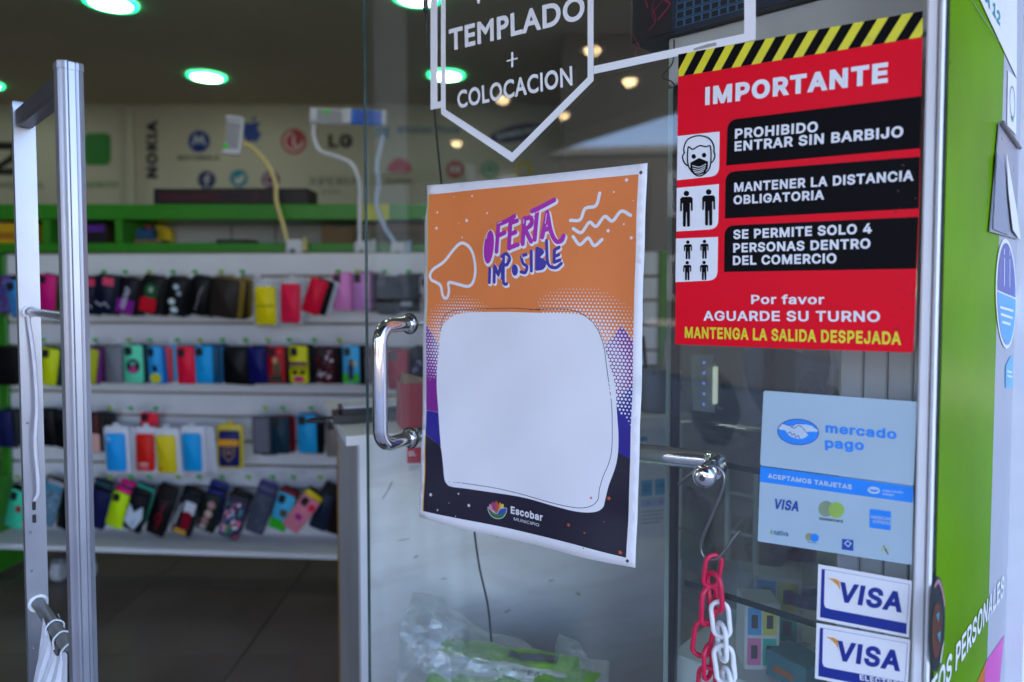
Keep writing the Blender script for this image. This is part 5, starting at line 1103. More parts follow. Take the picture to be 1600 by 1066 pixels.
def corner_round(p, i, r, k=5):      # round the corner i of a pixel quad
    a, b, c = Vector(p[i-1]), Vector(p[i]), Vector(p[(i+1) % len(p)])
    s_, e = b+(a-b).normalized()*r, b+(c-b).normalized()*r
    arcp = [(1-t)**2*s_+2*t*(1-t)*b+t*t*e for t in [j/k for j in range(k+1)]]
    return [tuple(x) for x in p[:i]]+[tuple(x) for x in arcp]+[tuple(x) for x in p[i+1:]]
part_poly(rd, 'black_panel', rp, [corner_round([(1137, 188), (1439.8, 150.6), (1437.9, 232), (1135, 259)], 0, 16)], m_blk, .0009)
part_poly(rd, 'black_panel', rp, [corner_round([(1134, 269), (1437.3, 245), (1435.5, 326), (1133, 341.6)], 0, 16)], m_blk, .0009)
part_poly(rd, 'black_panel', rp, [corner_round([(1132.5, 353), (1435, 339), (1431.5, 420), (1131.7, 425)], 0, 16)], m_blk, .0009)
for q in ([(1059, 213), (1124.6, 206), (1123.6, 275), (1058, 282)], [(1057.7, 294), (1123.6, 288), (1122.3, 358), (1057, 362)], [(1056.5, 373), (1122.2, 370.5), (1121, 438), (1055.6, 441)]):
    part_poly(rd, 'icon_panel', rp, [corner_round(q, 2, 14)], m_wpr, .0009)
z4 = lambda X, Y: (1040+X/3.948, 180+Y/3.948)
Z4 = lambda pts: [z4(*p) for p in pts]
ic = .0012
part_stroke(rd, 'face_outline', rp, [Z4([(150, 200), (170, 212), (210, 190), (250, 196), (278, 196), (280, 290), (262, 345), (208, 377), (160, 345), (137, 290), (140, 205)])], 2.2, m_blk, ic, True, 4)
part_stroke(rd, 'hair_outline', rp, [Z4([(116, 235), (115, 200), (140, 150), (205, 128), (270, 145), (298, 190), (300, 230)])], 2.2, m_blk, ic+.0001, False, 5)
part_stroke(rd, 'ear_outline', rp, [Z4([(118, 232), (106, 260), (118, 295), (135, 312)]), Z4([(298, 225), (306, 250), (297, 280), (282, 296)])], 2.2, m_blk, ic+.0002, False, 4)
part_poly(rd, 'eyes', rp, [[z4(175+14*math.cos(i*.5), 256+15*math.sin(i*.5)) for i in range(12)], [z4(239+14*math.cos(i*.5), 248+15*math.sin(i*.5)) for i in range(12)]], m_blk, ic)
part_poly(rd, 'mask', rp, [Z4([(154, 295), (208, 265), (264, 288), (262, 330), (245, 358), (208, 370), (172, 362), (155, 330)])], m_blk, ic+.0003)
part_stroke(rd, 'mask_folds', rp, [Z4([(168, 312), (208, 322), (250, 304)]), Z4([(170, 328), (208, 336), (248, 318)]), Z4([(174, 343), (208, 348), (244, 332)]), Z4([(182, 355), (208, 358), (236, 346)])], 1.1, m_wpr, ic+.0006, False, 4)
def person_icon(cx, top, w, h):
    part_poly(rd, 'figure_icon', rp, [[z4(cx+w*.22*math.cos(i*.45), top+w*.22+w*.22*math.sin(i*.45)) for i in range(14)],
        Z4([(cx-w*.36, top+w*.50), (cx+w*.36, top+w*.47), (cx+w*.5, top+w*.62), (cx+w*.5, top+h*.55), (cx+w*.42, top+h*.57), (cx+w*.36, top+h*.54), (cx+w*.34, top+h*.34), (cx+w*.28, top+h*.34), (cx+w*.28, top+h*.97), (cx+w*.22, top+h), (cx+w*.05, top+h), (cx+w*.02, top+h*.60), (cx-w*.02, top+h*.60), (cx-w*.05, top+h), (cx-w*.22, top+h), (cx-w*.28, top+h*.97), (cx-w*.28, top+h*.35), (cx-w*.34, top+h*.35), (cx-w*.36, top+h*.56), (cx-w*.44, top+h*.58), (cx-w*.5, top+h*.56), (cx-w*.5, top+w*.66)])], m_blk, ic)
person_icon(130, 467, 78, 222); person_icon(267, 457, 80, 224)
for cx, tp, h in ((139, 773, 116), (241, 769, 117), (135, 900, 118), (239, 899, 118)): person_icon(cx, tp, 50, h)
part_text(rd, rp, [('IMPORTANTE', (1102, 165), (1387, 129.5), 28)], m_wpr, .0012, bold=.040)
part_text(rd, rp, [('PROHIBIDO', (1148.5, 217.5), (1278, 206.5), 15.5), ('ENTRAR SIN BARBIJO', (1148, 237), (1411, 214.5), 15.5)], m_wpr, .0012, bold=.030)
part_text(rd, rp, [('MANTENER LA DISTANCIA', (1147.5, 300.5), (1427.5, 282.5), 14.5), ('OBLIGATORIA', (1146.5, 320), (1288, 312), 14)], m_wpr, .0012, bold=.030)
part_text(rd, rp, [('SE PERMITE SOLO 4', (1146, 374), (1362, 365), 14.5), ('PERSONAS DENTRO', (1146, 395), (1360, 388.5), 14.5), ('DEL COMERCIO', (1145.5, 414.5), (1307, 411.5), 14.5)], m_wpr, .0012, bold=.030)
part_text(rd, rp, [('Por favor', (1174, 475), (1288, 475.5), 14), ('AGUARDE SU TURNO', (1099.5, 501), (1375, 503), 15)], m_wpr, .0012, bold=.022)
part_text(rd, rp, [('MANTENGA LA SALIDA DESPEJADA', (1070.5, 528), (1408, 539), 17.5)], m_yel, .0012, bold=.028)
mb = MB(); rq = random.Random(4)
for _ in range(26):
    x, y = rq.uniform(1390, 1432), rq.choice((rq.uniform(240, 345), rq.uniform(430, 530))); c = rp.q(x, y); r_ = rq.uniform(.0004, .0012); mb.poly(ell(c.x, c.y, r_, r_*rq.uniform(.6, 2.2), 7, rq.random()), .00135)
mb.build('scuffs', pc(70, 40, 44, .7), rd, recalc=False)

# ------------------------------------------------------------------ payment stickers low on the door
m_card = mat('frosted_sticker', (.40, .53, .61), .35, var=.05, scale=5, spec=.35, bump=.08, bscale=40)
c_mp = pc(20, 130, 225, .4, 1.1); c_mpd = pc(18, 70, 160, .4); c_pale = pc(190, 208, 222, .4)
zm = lambda X, Y: (1160+X/3.5533, 590+Y/3.5533)
ZM = lambda pts: [zm(*p) for p in pts]
s1 = Sheet(A, 1188, 728, .0010)
t = sticker_on('payment_sticker', 'frosted blue sticker reading mercado pago on the glass door', s1, corner_round(corner_round(ZM([(118, 72), (972, 135), (950, 600), (98, 488)]), 3, 4), 0, 4), m_card, th=.0004)
zz = .0008
part_poly(t, 'oval', s1, [ZM(ell(310, 302, 116, 73, 36, .06))], c_mpd, zz); part_poly(t, 'oval_fill', s1, [ZM(ell(310, 302, 111, 68, 36, .06))], c_mp, zz+.0002)
part_poly(t, 'handshake', s1, [ZM([(202, 278), (225, 255), (275, 268), (300, 258), (345, 258), (385, 268), (418, 290), (420, 300), (360, 300), (368, 318), (345, 335), (318, 342), (290, 335), (270, 328), (250, 312), (240, 292), (205, 288)])], c_pale, zz+.0004)
part_stroke(t, 'handshake_lines', s1, [ZM([(272, 275), (290, 280), (318, 265), (345, 290), (366, 315)]), ZM([(250, 310), (268, 302), (275, 318), (290, 312), (296, 330), (312, 322), (318, 340)]), ZM([(225, 255), (272, 270)]), ZM([(345, 258), (300, 256), (275, 275)])], 1.1, c_mpd, zz+.0006, False, 3)
part_text(t, s1, [('mercado', zm(462, 305), zm(856, 343), 15), ('pago', zm(460, 390), zm(676, 404), 15.5)], c_mp, zz, bold=.032)
s2 = Sheet(A, 1184, 845, .0010)
t = sticker_on('card_sticker', 'frosted sticker ACEPTAMOS TARJETAS with card logos on the glass door', s2, ZM([(100, 495), (945, 602), (950, 690), (940, 1040), (85, 908)]), m_card, th=.0004)
part_poly(t, 'blue_header', s2, [corner_round(ZM([(100, 493), (950, 606), (946, 695), (97, 578)]), 1, 3)], c_mp, zz)
part_text(t, s2, [('ACEPTAMOS TARJETAS', zm(142, 557), zm(608, 621), 7.2)], c_pale, zz+.0003, bold=.035); part_text(t, s2, [('mercado', zm(780, 632), zm(893, 643), 3.6), ('pago', zm(780, 650), zm(843, 657), 3.6)], c_pale, zz+.0003, bold=.02)
part_poly(t, 'small_oval', s2, [ZM(ell(730, 625, 35, 20, 20, .12))], c_pale, zz+.0003); part_poly(t, 'small_handshake', s2, [ZM([(700, 616), (730, 622), (762, 622), (740, 636), (715, 630)])], c_mp, zz+.0006)
c_visa = pc(20, 70, 160, .4); c_olive = pc(150, 185, 80, .4)
part_text(t, s2, [('VISA', zm(172, 727), zm(312, 744), 16)], c_visa, zz, bold=.034, slant=.18)
part_poly(t, 'card_disc', s2, [ZM(ell(465, 728, 42, 44, 24))], pc(130, 150, 120, .4), zz); part_poly(t, 'card_disc', s2, [ZM(ell(522, 735, 44, 44, 24))], c_olive, zz+.0003)
part_text(t, s2, [('mastercard', zm(428, 789), zm(558, 806), 5)], pc(60, 70, 80, .5), zz, bold=.02)
part_poly(t, 'blue_square', s2, [ZM([(708, 728), (826, 743), (823, 848), (705, 832)])], c_mp, zz); part_text(t, s2, [('AMERICAN', zm(712, 780), zm(822, 794), 5), ('EXPRESS', zm(726, 806), zm(822, 818), 5)], c_pale, zz+.0003, bold=.02)
part_text(t, s2, [('nativa', zm(176, 872), zm(256, 882), 8)], pc(80, 120, 150, .5), zz); part_poly(t, 'leaf', s2, [ZM([(153, 858), (168, 838), (165, 870)])], pc(140, 170, 60, .5), zz)
part_poly(t, 'card_disc', s2, [ZM(ell(371, 884, 21, 22, 18))], pc(150, 150, 110, .4), zz); part_poly(t, 'card_disc', s2, [ZM(ell(402, 889, 23, 23, 18))], c_mp, zz+.0003)
part_stroke(t, 'small_print', s2, [ZM([(362, 912), (414, 920)])], 1, pc(80, 100, 130, .5), zz)
part_poly(t, 'blue_square', s2, [ZM([(554, 894), (617, 902), (616, 962), (552, 953)])], c_visa, zz); part_stroke(t, 'diamond', s2, [ZM([(585, 905), (604, 920), (588, 938), (568, 920)])], 1.4, c_pale, zz+.0003, True)
part_stroke(t, 'letter_mark', s2, [ZM([(785, 935), (808, 978)])], 2, pc(60, 70, 80, .5), zz); part_stroke(t, 'letter_mark', s2, [ZM([(772, 965), (790, 940)]), ZM([(806, 968), (815, 945)])], 1.6, pc(190, 200, 110, .5), zz+.0002)
zv = lambda X, Y: (1240+X/4.4444, 860+Y/4.4444)
def visa(label, dx, dy, bottom):
    ZV = lambda pts: [zv(x+dx*(1+0*y), y+dy) for x, y in pts]
    s = Sheet(A, 1276, 968 if dy == 0 else 1058, .0011)
    t = sticker_on('visa_sticker', label, s, ZV([(172, 95), (822, 212), (800, 604), (160, 480)]), m_wpr, 'sticker', 'card stickers on the glass door', .0008)
    part_poly(t, 'blue_border', s, [ZV([(196, 127), (218, 130), (212, 370), (222, 395), (250, 405), (786, 505), (784, 580), (184, 462)])], pc(24, 48, 140, .35), .0012)
    part_stroke(t, 'thin_frame', s, [ZV([(218, 130), (803, 235), (786, 505)])], .6, pc(90, 100, 170, .4), .0012)
    mb = MB(); s.text(mb, 'VISA', zv(302+dx, 350+dy), zv(752+dx, 432+dy), 31, .0012, .036, slant=.17); mb.build('lettering', pc(24, 48, 140, .35), t, recalc=False)
    part_poly(t, 'gold_wing', s, [ZV([(236, 190), (290, 196), (318, 212), (324, 272), (306, 240), (268, 205)])], pc(220, 150, 50, .4), .0016)
    if bottom: part_text(t, s, [('ELECTRON', zv(474+dx, 487+dy), zv(790+dx, 545+dy), 8.5)], m_wpr, .0016, bold=.03)
visa('blue and white VISA sticker, upper of two at the door bottom', 0, 0, False)
visa('blue and white VISA ELECTRON sticker, lower of two', -12, 408, True)

# ------------------------------------------------------------------ S hook and plastic chain on the knob
HK = A.P(kn.x+uo, kz, .0115)
hk = thing('steel_hook', 'long bent steel S hook hanging from the chrome knob', 'hook', A.mtx(kn.x+uo, kz, .0115))
def hp(px, py, w=.0115): p = A.pix(px, py, w); return Vector((p.x-kn.x-uo, p.y-kz, w-.0115))
pts = [hp(1060, 757, .006), hp(1078, 742, .010), hp(1092, 733), hp(1106, 727), hp(1122, 730), hp(1131, 745), hp(1128, 768), hp(1112, 808), hp(1098, 840), hp(1095, 858), hp(1100, 870), hp(1111, 874), hp(1122, 872), hp(1132, 862), hp(1144, 845), hp(1157, 829)]
MB().tube(catmull(pts, False, 6), .0024, 10).build('wire', mat('dark_steel', (.22, .22, .23), .3, .9), hk, smooth=60)
def link_mesh(L, Wd, r):
    P = []
    for i in range(20):
        a = 2*math.pi*i/20; P.append(Vector((Wd/2*math.cos(a), (L-Wd)/2*(1 if math.sin(a) >= 0 else -1)+Wd/2*math.sin(a), 0)))
    return MB().tube(P, r, 10, True)
m_cr = mat('red_chain_plastic', (.62, .015, .07), .38, var=.06); m_cw = mat('white_chain_plastic', (.76, .77, .79), .4, var=.04)
ch = thing('plastic_chain', 'red and white plastic chain hanging from the steel hook', 'chain', A.mtx(kn.x+uo+hp(1112, 872).x, kz+hp(1112, 872).y, .0115))
b0 = hp(1112, 872)
lk = MB(); links = [(1113, 892, 52, 8, 35, 0, m_cr, .0115), (1117, 925, 58, -6, -30, 1, m_cr, .016), (1107, 946, 60, 3, 60, 2, m_cr, .010), (1104, 915, 50, 6, 20, 3, m_cr, .022),
         (1126, 968, 54, -6, 12, 1, m_cw, .016), (1128, 1003, 56, -3, -48, 2, m_cw, .016), (1132, 1038, 58, -7, 20, 3, m_cw, .016), (1135, 1072, 54, 0, -50, 3, m_cw, .016),
         (1098, 998, 56, 8, 20, 1, m_cr, .012), (1106, 1034, 52, 0, 78, 2, m_cr, .012), (1104, 1068, 52, 4, 10, 2, m_cr, .012)]
for i, (px, py, hpx, roll, yaw, _, m, w) in enumerate(links):
    if i == 3: continue
    c = hp(px, py, w)-b0; L = A.pix(px, py-hpx/2, w).y-A.pix(px, py+hpx/2, w).y
    o = link_mesh(L, L*.48, L*.068).build('link', m, ch, smooth=60)
    o.matrix_parent_inverse = Matrix.Identity(4); o.location = c; o.rotation_euler = (0, math.radians(yaw), math.radians(-roll))

# ------------------------------------------------------------------ corner post and the side shop window
m_post = mat('post_paint', (.80, .81, .84), .38, var=.05, scale=10, bump=.06, bscale=60)
cp0 = A.pix(1437, 500).x; cp1 = A.pix(1466, 500).x
cpst = thing('corner_post', 'white aluminium corner post between the glass door and the side window', 'post', A.mtx((cp0+cp1)/2, 0, -.02))
pw_ = cp1-cp0
MB().bbox((-pw_*.16, 1.25, 0), (pw_*.66, 2.5, .05), .002).build('inner_profile', m_post, cpst)
MB().bbox((pw_*.335, 1.25, .003), (pw_*.31, 2.5, .056), .003).build('outer_profile', m_post, cpst)
MB().box2((pw_*.170-.0008, 0, .0245), (pw_*.170+.0012, 2.5, .0262)).build('gap', pc(90, 95, 105, .5), cpst)
sB = lambda px: B.pix(px, 500).x
b_gl0, b_gl1, b_mu1 = .012, sB(1556), sB(1584)
wn_ = thing('side_window', 'side shop window with green inner panel beyond the corner post', 'window', B.mtx((b_gl0+b_mu1)/2, 0, 0))
bo = (b_gl0+b_mu1)/2
MB().box2((b_gl0-bo, .1, -.008), (b_mu1+.9-bo, 2.42, 0)).build('pane', m_glass, wn_)
MB().box2((b_gl0-bo, .1, .0004), (b_gl1-bo, 2.42, .0012)).build('green_panel', mat('green_sheet', (.115, .27, .0), .3, var=.2, scale=3, spec=.02), wn_)
MB().box2((b_gl1-bo+.0005, .1, .0003), (b_mu1-bo, 2.42, .0011)).build('grey_panel', mat('grey_sheet', (.42, .43, .47), .5, var=.05, scale=4, spec=.15), wn_)
MB().box2((b_mu1-bo+.06, .1, .0004), (b_mu1-bo+.9, 2.42, .0012)).build('green_panel', _M['green_sheet'], wn_)
MB().bbox((b_mu1-bo+.028, 1.25, .006), (.056, 2.5, .05), .004).build('mullion', m_post, wn_)
MB().bbox(((b_mu1+.9)/2-bo, .05, 0), (b_mu1+.9, .10, .06), .004).build('sill', m_post, wn_)
bs = Sheet(B, 1500, 1066, .0014)
bs.m = wn_.matrix_world.copy(); bs.o = Vector((bo, 0)); BZ = .0014
# big window lettering, printed colour wedge
def bpart(name, polys, m, z): return part_poly(wn_, name, bs, polys, m, z)
mb = MB(); bs.text(mb, 'TOS PERSONALES', (1452, 1112), (1567, 930), 44, BZ+.0008, .022); mb.build('lettering', m_vinyl, wn_, recalc=False)
bpart('pink_print', [[(1538, 1066), (1540, 1034), (1569, 992), (1562, 1066)]], pc(210, 90, 170, .5), BZ+.0003)
bpart('orange_print', [[(1526, 1066), (1540, 1036), (1537.5, 1066)]], pc(200, 110, 40, .5), BZ+.0003)
# papers and stickers on the side window
s = Sheet(B, 1570, 100, .0022)
t = sticker_on('paper_notice', 'white paper notice with teal heading at the top of the side window', s, [(1503, -60), (1588, 122), (1589, -60)], m_wpr)
part_text(t, s, [('A 12', (1538, 2), (1561, 41), 22)], pc(50, 150, 150, .5), bold=.03)
part_stroke(t, 'small_print', s, [[(1517, 0), (1560, 66)], [(1513, -6), (1536, 30)]], 1.3, pc(120, 130, 135, .5))
s = Sheet(B, 1574, 212, .0022)
t = sticker_on('round_logo_sticker', 'small white sticker with ring emblem under the paper notice', s, [(1574.5, 110), (1588, 124), (1587, 211), (1573.5, 196)], m_wpr)
part_stroke(t, 'ring', s, [[(1581+4*math.cos(i*.45), 160+24*math.sin(i*.45)+4*math.cos(i*.45)) for i in range(14)]], 3, pc(120, 140, 170, .5), closed=True)
part_poly(t, 'leaf', s, [[(1578, 180), (1583, 186), (1581, 192)]], pc(60, 160, 120, .5), .0013)
lh = Sheet(B, 1565, 372, .003)
t = thing('leaflet_holder', 'clear leaflet holder with white folded papers on the side window', 'leaflet holder', lh.m)
MB().prism(lh.qs([(1560, 190), (1588, 230), (1588, 374), (1545, 362)]), 0, .0015).build('back', mat('smoky_acrylic', (.30, .30, .34), .3, spec=.1), t)
MB().prism(lh.qs([(1567, 240), (1583, 330), (1589, 376), (1577, 360), (1570, 300)]), .0045, .0052).build('leaflet', m_wpr, t)
MB().prism(lh.qs([(1554, 240), (1566, 262), (1572, 368), (1548, 358)]), .0022, .0035).build('leaflet', pc(140, 144, 160, .5), t)
MB().tube([(*lh.q(1560, 192), .005), (*lh.q(1588, 232), .005)], .003, 8).build('hinge_rod', pc(120, 115, 118, .4), t)
s = Sheet(B, 1570, 545, .0022)
t = sticker_on('oval_sticker', 'blue oval sticker with two white figures on the side window', s, [(1571.5+16*math.cos(i*.26), 459+86*math.sin(i*.26)+6*math.cos(i*.26)) for i in range(24)], m_wpr)
part_poly(t, 'upper_field', s, [[(1571.5+14*math.cos(a), 459+79*math.sin(a)+6*math.cos(a)) for a in [math.pi+math.pi*i/16 for i in range(17)]]], pc(90, 100, 165, .4), .0013)
part_poly(t, 'lower_field', s, [[(1571.5+14*math.cos(a), 462+77*math.sin(a)+6*math.cos(a)) for a in [math.pi*i/16 for i in range(17)]]], pc(90, 165, 220, .4), .0013)
part_stroke(t, 'figures', s, [[(1567.5, 405), (1567.5, 445)], [(1576, 407), (1576, 447)], [(1567.5, 391), (1567.5, 396)], [(1576, 393), (1576, 398)]], 5, m_wpr, .0017)
part_stroke(t, 'small_print', s, [[(1561, 480), (1581, 486)], [(1562, 491), (1580, 497)], [(1564, 503), (1577, 507)]], 4, m_wpr, .0017)
s = Sheet(B, 1572, 605, .0022)
t = sticker_on('torn_sticker', 'small torn light blue sticker under the oval one', s, [(1571, 572), (1579, 556), (1582, 560), (1582, 605), (1571, 606)], pc(110, 180, 225, .4)); part_stroke(t, 'small_print', s, [[(1573, 580), (1580, 582)], [(1573, 587), (1580, 589)]], 3, m_wpr)
s = Sheet(B, 1470, 1030, .0022)
t = sticker_on('round_dark_sticker', 'dark round picture sticker beside the corner post', s, [(1463+13*math.cos(i*.26), 975+74*math.sin(i*.26)-10*math.cos(i*.26)) for i in range(24)], pc(30, 44, 50, .4))
part_poly(t, 'picture', s, [[(1462+8*math.cos(i*.4), 985+45*math.sin(i*.4)-6*math.cos(i*.4)) for i in range(16)]], pc(90, 50, 36, .5), .0012)
part_stroke(t, 'lettering_band', s, [[(1459, 915), (1465, 908), (1471, 925), (1474, 945)]], 7, pc(170, 120, 130, .5), .0014, False, 4)
part_poly(t, 'picture_detail', s, [[(1462, 990), (1467, 985), (1466, 1005)], [(1460, 960), (1465, 955), (1464, 972)]], pc(60, 140, 150, .5), .0018)
part_poly(t, 'picture_rim', s, [[(1470, 1010), (1473, 1000), (1468, 1036), (1466, 1034)]], pc(200, 195, 195, .5), .0018)

# ------------------------------------------------------------------ display cabinet inside the corner
vt = thing('display_cabinet', 'glass display cabinet with white top and glass shelves behind the door', 'cabinet', V.mtx(.2, 0, 0))
vu = lambda px, py=700, w=0.: V.pix(px, py, w).x-.2
vv = lambda px, py, w=0.: V.pix(px, py, w).y
VD = .95
zt0, zt1 = vv(1040, 135), vv(1040, 62)
MB().bbox((-.012, (zt0+zt1)/2, -.13), (.40, zt1-zt0, .26), .003).build('top_cabinet', mat('cabinet_white', (.62, .63, .62), .4, var=.05, scale=5), vt)
xl = vu(1050); 
MB().box2((xl-.004, .08, -.012), (xl+.008, zt0-.002, -.001)).build('front_seal', m_black, vt)
MB().box2((xl-.020, .08, -VD), (xl-.012, zt0-.002, -.015)).build('side_pane', glass('cabinet_glass', (.95, .975, .965)), vt)
MB().box2((xl-.0205, .08, -.0145), (xl-.0115, zt0-.002, -.0130)).build('pane_edge', mat('bright_glass_edge', (.35, .45, .40), .1), vt)
MB().box2((xl+.010, .08, -.010), (vu(1308), zt0-.002, -.004)).build('front_pane', _M['cabinet_glass'], vt)
zs1, zs2 = vv(1126, 729), vv(1075, 921)
for k, z_ in enumerate((zs1, zs2)):
    sx = xl+.012 if k else vu(1100)
    sf = MB().box2((sx, z_-.008, -VD+.02), (.18, z_, -.030)).build('shelf', _M['cabinet_glass'], vt)
    MB().box2((sx, z_-.0095, -.0295), (.18, z_+.0008, -.0285)).build('shelf_edge', mat('dark_glass_edge', (.004, .022, .022), .35, spec=.2), sf)
zf = vv(1180, 1068)-.02
MB().bbox((-.015, zf-.04, -VD/2-.01), (.39, .08, VD-.03), .003).build('floor_board', _M['cabinet_white'], vt)
MB().box2((-.19, .0, -VD+.01), (.18, zf-.081, -.02)).build('plinth', _M['cabinet_white'], vt)
MB().box2((xl, .08, -VD-.02), (.20, zt0-.002, -VD-.005)).build('back_panel', pc(44, 42, 46, .6), vt)
# white clad column at the window side with vertical boards
col_ = thing('clad_column', 'white column clad in narrow vertical boards behind the red poster', 'column', V.mtx(.30, 0, -.10))
c0 = V.pix(1312, 600, -.02).x-.30; c1 = .100
MB().box2((c0-.026, 0, -.05), (c0-.004, 2.45, -.02)).build('green_strip', mat('green_strip', (.16, .34, .05), .5), col_)
bw_ = (c1-c0)/4
for k in range(4): MB().bbox((c0+bw_*(k+.5), 1.225, .03), (bw_-.002, 2.45, .10), .002).build('board', mat('column_white', (.60, .61, .64), .45, var=.05, scale=6), col_)
# keyboard carton on the cabinet
kq = Sheet(V, 1023, 66, .02)
kc = thing('keyboard_box', 'black and red keyboard carton with lit keys on the white cabinet', 'box', V.mtx(.2, zt1+.001, .02))
kq.m = kc.matrix_world.copy(); kq.o = Vector((.2, zt1+.001))
ku = lambda px: V.pix(px, 60, .02).x-.2
MB().bbox(((ku(986)+.19)/2, .16, -.035), (.19-ku(986), .32, .07), .002).build('carton', mat('carton_black', (.015, .011, .014), .4, var=.4, scale=30), kc)
part_poly(kc, 'keyboard_picture', kq, [[(1050, -80), (1300, -160), (1300, -18), (1180, 17), (1056, 52), (1050, 46)]], pc(30, 44, 66, .4), .0004)
rows_ = [(1057, 43, 8), (1056.5, 30, 8), (1056, 17, 9), (1055.5, 4, 9), (1055, -9, 9)]
mb = MB(); mg = MB()
for i, (x, y, n_) in enumerate(rows_):
    for j in range(n_):
        px = x+j*13.6+i*1.0; py = y-(px-1057)*.285
        mg.poly(kq.qs([(px-.9, py+1.2), (px+12.5, py-2.6), (px+12.5, py-14.2), (px-.9, py-10.4)]), .0006)
        mb.poly(kq.qs([(px+.6, py-.2), (px+11, py-3.2), (px+11, py-12), (px+.6, py-9)]), .0009)
mg.build('key_glow', pc(60, 110, 150, .5), kc, recalc=False); mb.build('keys', pc(18, 20, 28, .4), kc, recalc=False)
mb = MB(); rk = random.Random(11)
for _ in range(9):
    x, y = rk.uniform(992, 1040), rk.uniform(-10, 92); p = [(x, y)]
    for _k in range(4): x += rk.uniform(-9, 11); y -= rk.uniform(6, 16); p.append((min(max(x, 989), 1047), y))
    stroke(mb, catmull(kq.qs(p), False, 4), rk.uniform(.0012, .003), .0005+.00002*_)
mb.build('red_smoke', pc(150, 30, 60, .5), kc, recalc=False)
mb = MB(); stroke(mb, catmull(kq.qs([(1130, -2), (1160, -12), (1200, -22)]), False, 4), .004, .0011); mb.build('red_glow', pc(170, 30, 60, .5), kc, recalc=False)
# thin cable down the white cabinet
o = MB().tube(catmull([V.P(V.pix(*p, .004).x, V.pix(*p, .004).y, .004) for p in ((1053, 62), (1053, 80), (1050, 100), (1037, 115), (1036, 122), (1050, 128), (1056, 140))], False, 6), .0012, 6).build('thin_cable', m_black, None, smooth=60)
tag(o, 'thin dark cable running down the white cabinet beside the red poster', 'cable')
# LED counter lamp and white rack inside
def vthing(name, label, cat, px, py, w, group=None): p = V.pix(px, py, w); return thing(name, label, cat, V.mtx(p.x, p.y, w), group)
t = vthing('led_display', 'pale upright panel with blue light dots inside the cabinet', 'display', 1098, 643, -.32)
MB().prism([(-.024, 0), (.024, .0), (.024, .125), (-.03, .12)], -.01, .0).build('panel', pc(190, 198, 206, .4), t)
MB().box2((.0245, .02, -.008), (.0305, .10, .004)).build('strip_light', emis('strip_light', (.95, 1, .88), .09), t)
for k in range(5): MB().lathe([(0, .002), (.0026, .0018), (.0034, 0)], (.002, .016+.023*k, .0002), (0, 0, 1), 12).build('light_dot', emis('blue_dot', (.25, .3, 1), .12), t)
t = vthing('white_rack', 'narrow white ladder rack standing in the display cabinet', 'rack', 1156, 1050, -.42)
mw = pc(190, 200, 205, .4)
for x in (-.033, .033): MB().bbox((x, .235, 0), (.012, .47, .012), .002).build('upright', mw, t)
for k in range(5): MB().bbox((0, .05+.09*k, 0), (.054, .006, .008), .001).build('rung', mw, t)
for k in range(4): MB().tube([(-.02, .055+.09*k, .004), (.008, .09+.09*k, .012)], .002, 6).build('wire', m_chrome, t)
# dark bags and bundles hanging at the back of the cabinet
for i, (px, py, w, rx, ry, c, lab) in enumerate(((1120, 640, -.60, .06, .085, (34, 42, 44), 'dark round bag at the left in the cabinet'), (1225, 560, -.66, .10, .16, (26, 24, 27), 'large black backpack hanging at the back of the cabinet'),
        (1215, 850, -.62, .085, .10, (40, 26, 30), 'dark red bag on the lower shelf of the cabinet'), (1085, 835, -.62, .05, .10, (36, 70, 36), 'green bundle behind the lower glass shelf'), (1275, 680, -.64, .07, .12, (52, 52, 58), 'grey pouch beside the backpack'))):
    t = vthing('hanging_bag', lab, 'bag', px, py, w)
    mb = MB(); rg = random.Random(i+3); ns, nr = 18, 12
    for a in range(nr+1):
        th = math.pi*a/nr
        for b in range(ns):
            ph = 2*math.pi*b/ns; q = 1+.08*math.sin(3*ph+i)+.06*math.sin(5*th+2*ph)
            mb.v.append((rx*math.sin(th)**.7*math.cos(ph)*q, ry*math.cos(th)*q, .05*math.sin(th)**.7*math.sin(ph)*q))
    for a in range(nr):
        for b in range(ns): mb.f.append((a*ns+b, a*ns+(b+1) % ns, (a+1)*ns+(b+1) % ns, (a+1)*ns+b)); mb.m.append(0)
    mb.build('body', pc(*c, .6, bump=.3, bscale=40), t, smooth=60)
    MB().tube(catmull([(-rx*.5, ry*.8, .03), (-rx*.2, ry*1.25, .03), (rx*.2, ry*1.25, .03), (rx*.5, ry*.8, .03)], False, 5), .006, 8).build('strap', pc(20, 20, 22, .6), t, smooth=60)
    MB().tube(catmull([(-rx*.6, .2*ry, .048), (0, .3*ry, .056), (rx*.6, .15*ry, .048)], False, 5), .003, 6).build('zip', pc(110, 40, 60, .5) if i % 2 else pc(120, 120, 125, .4), t, smooth=60)
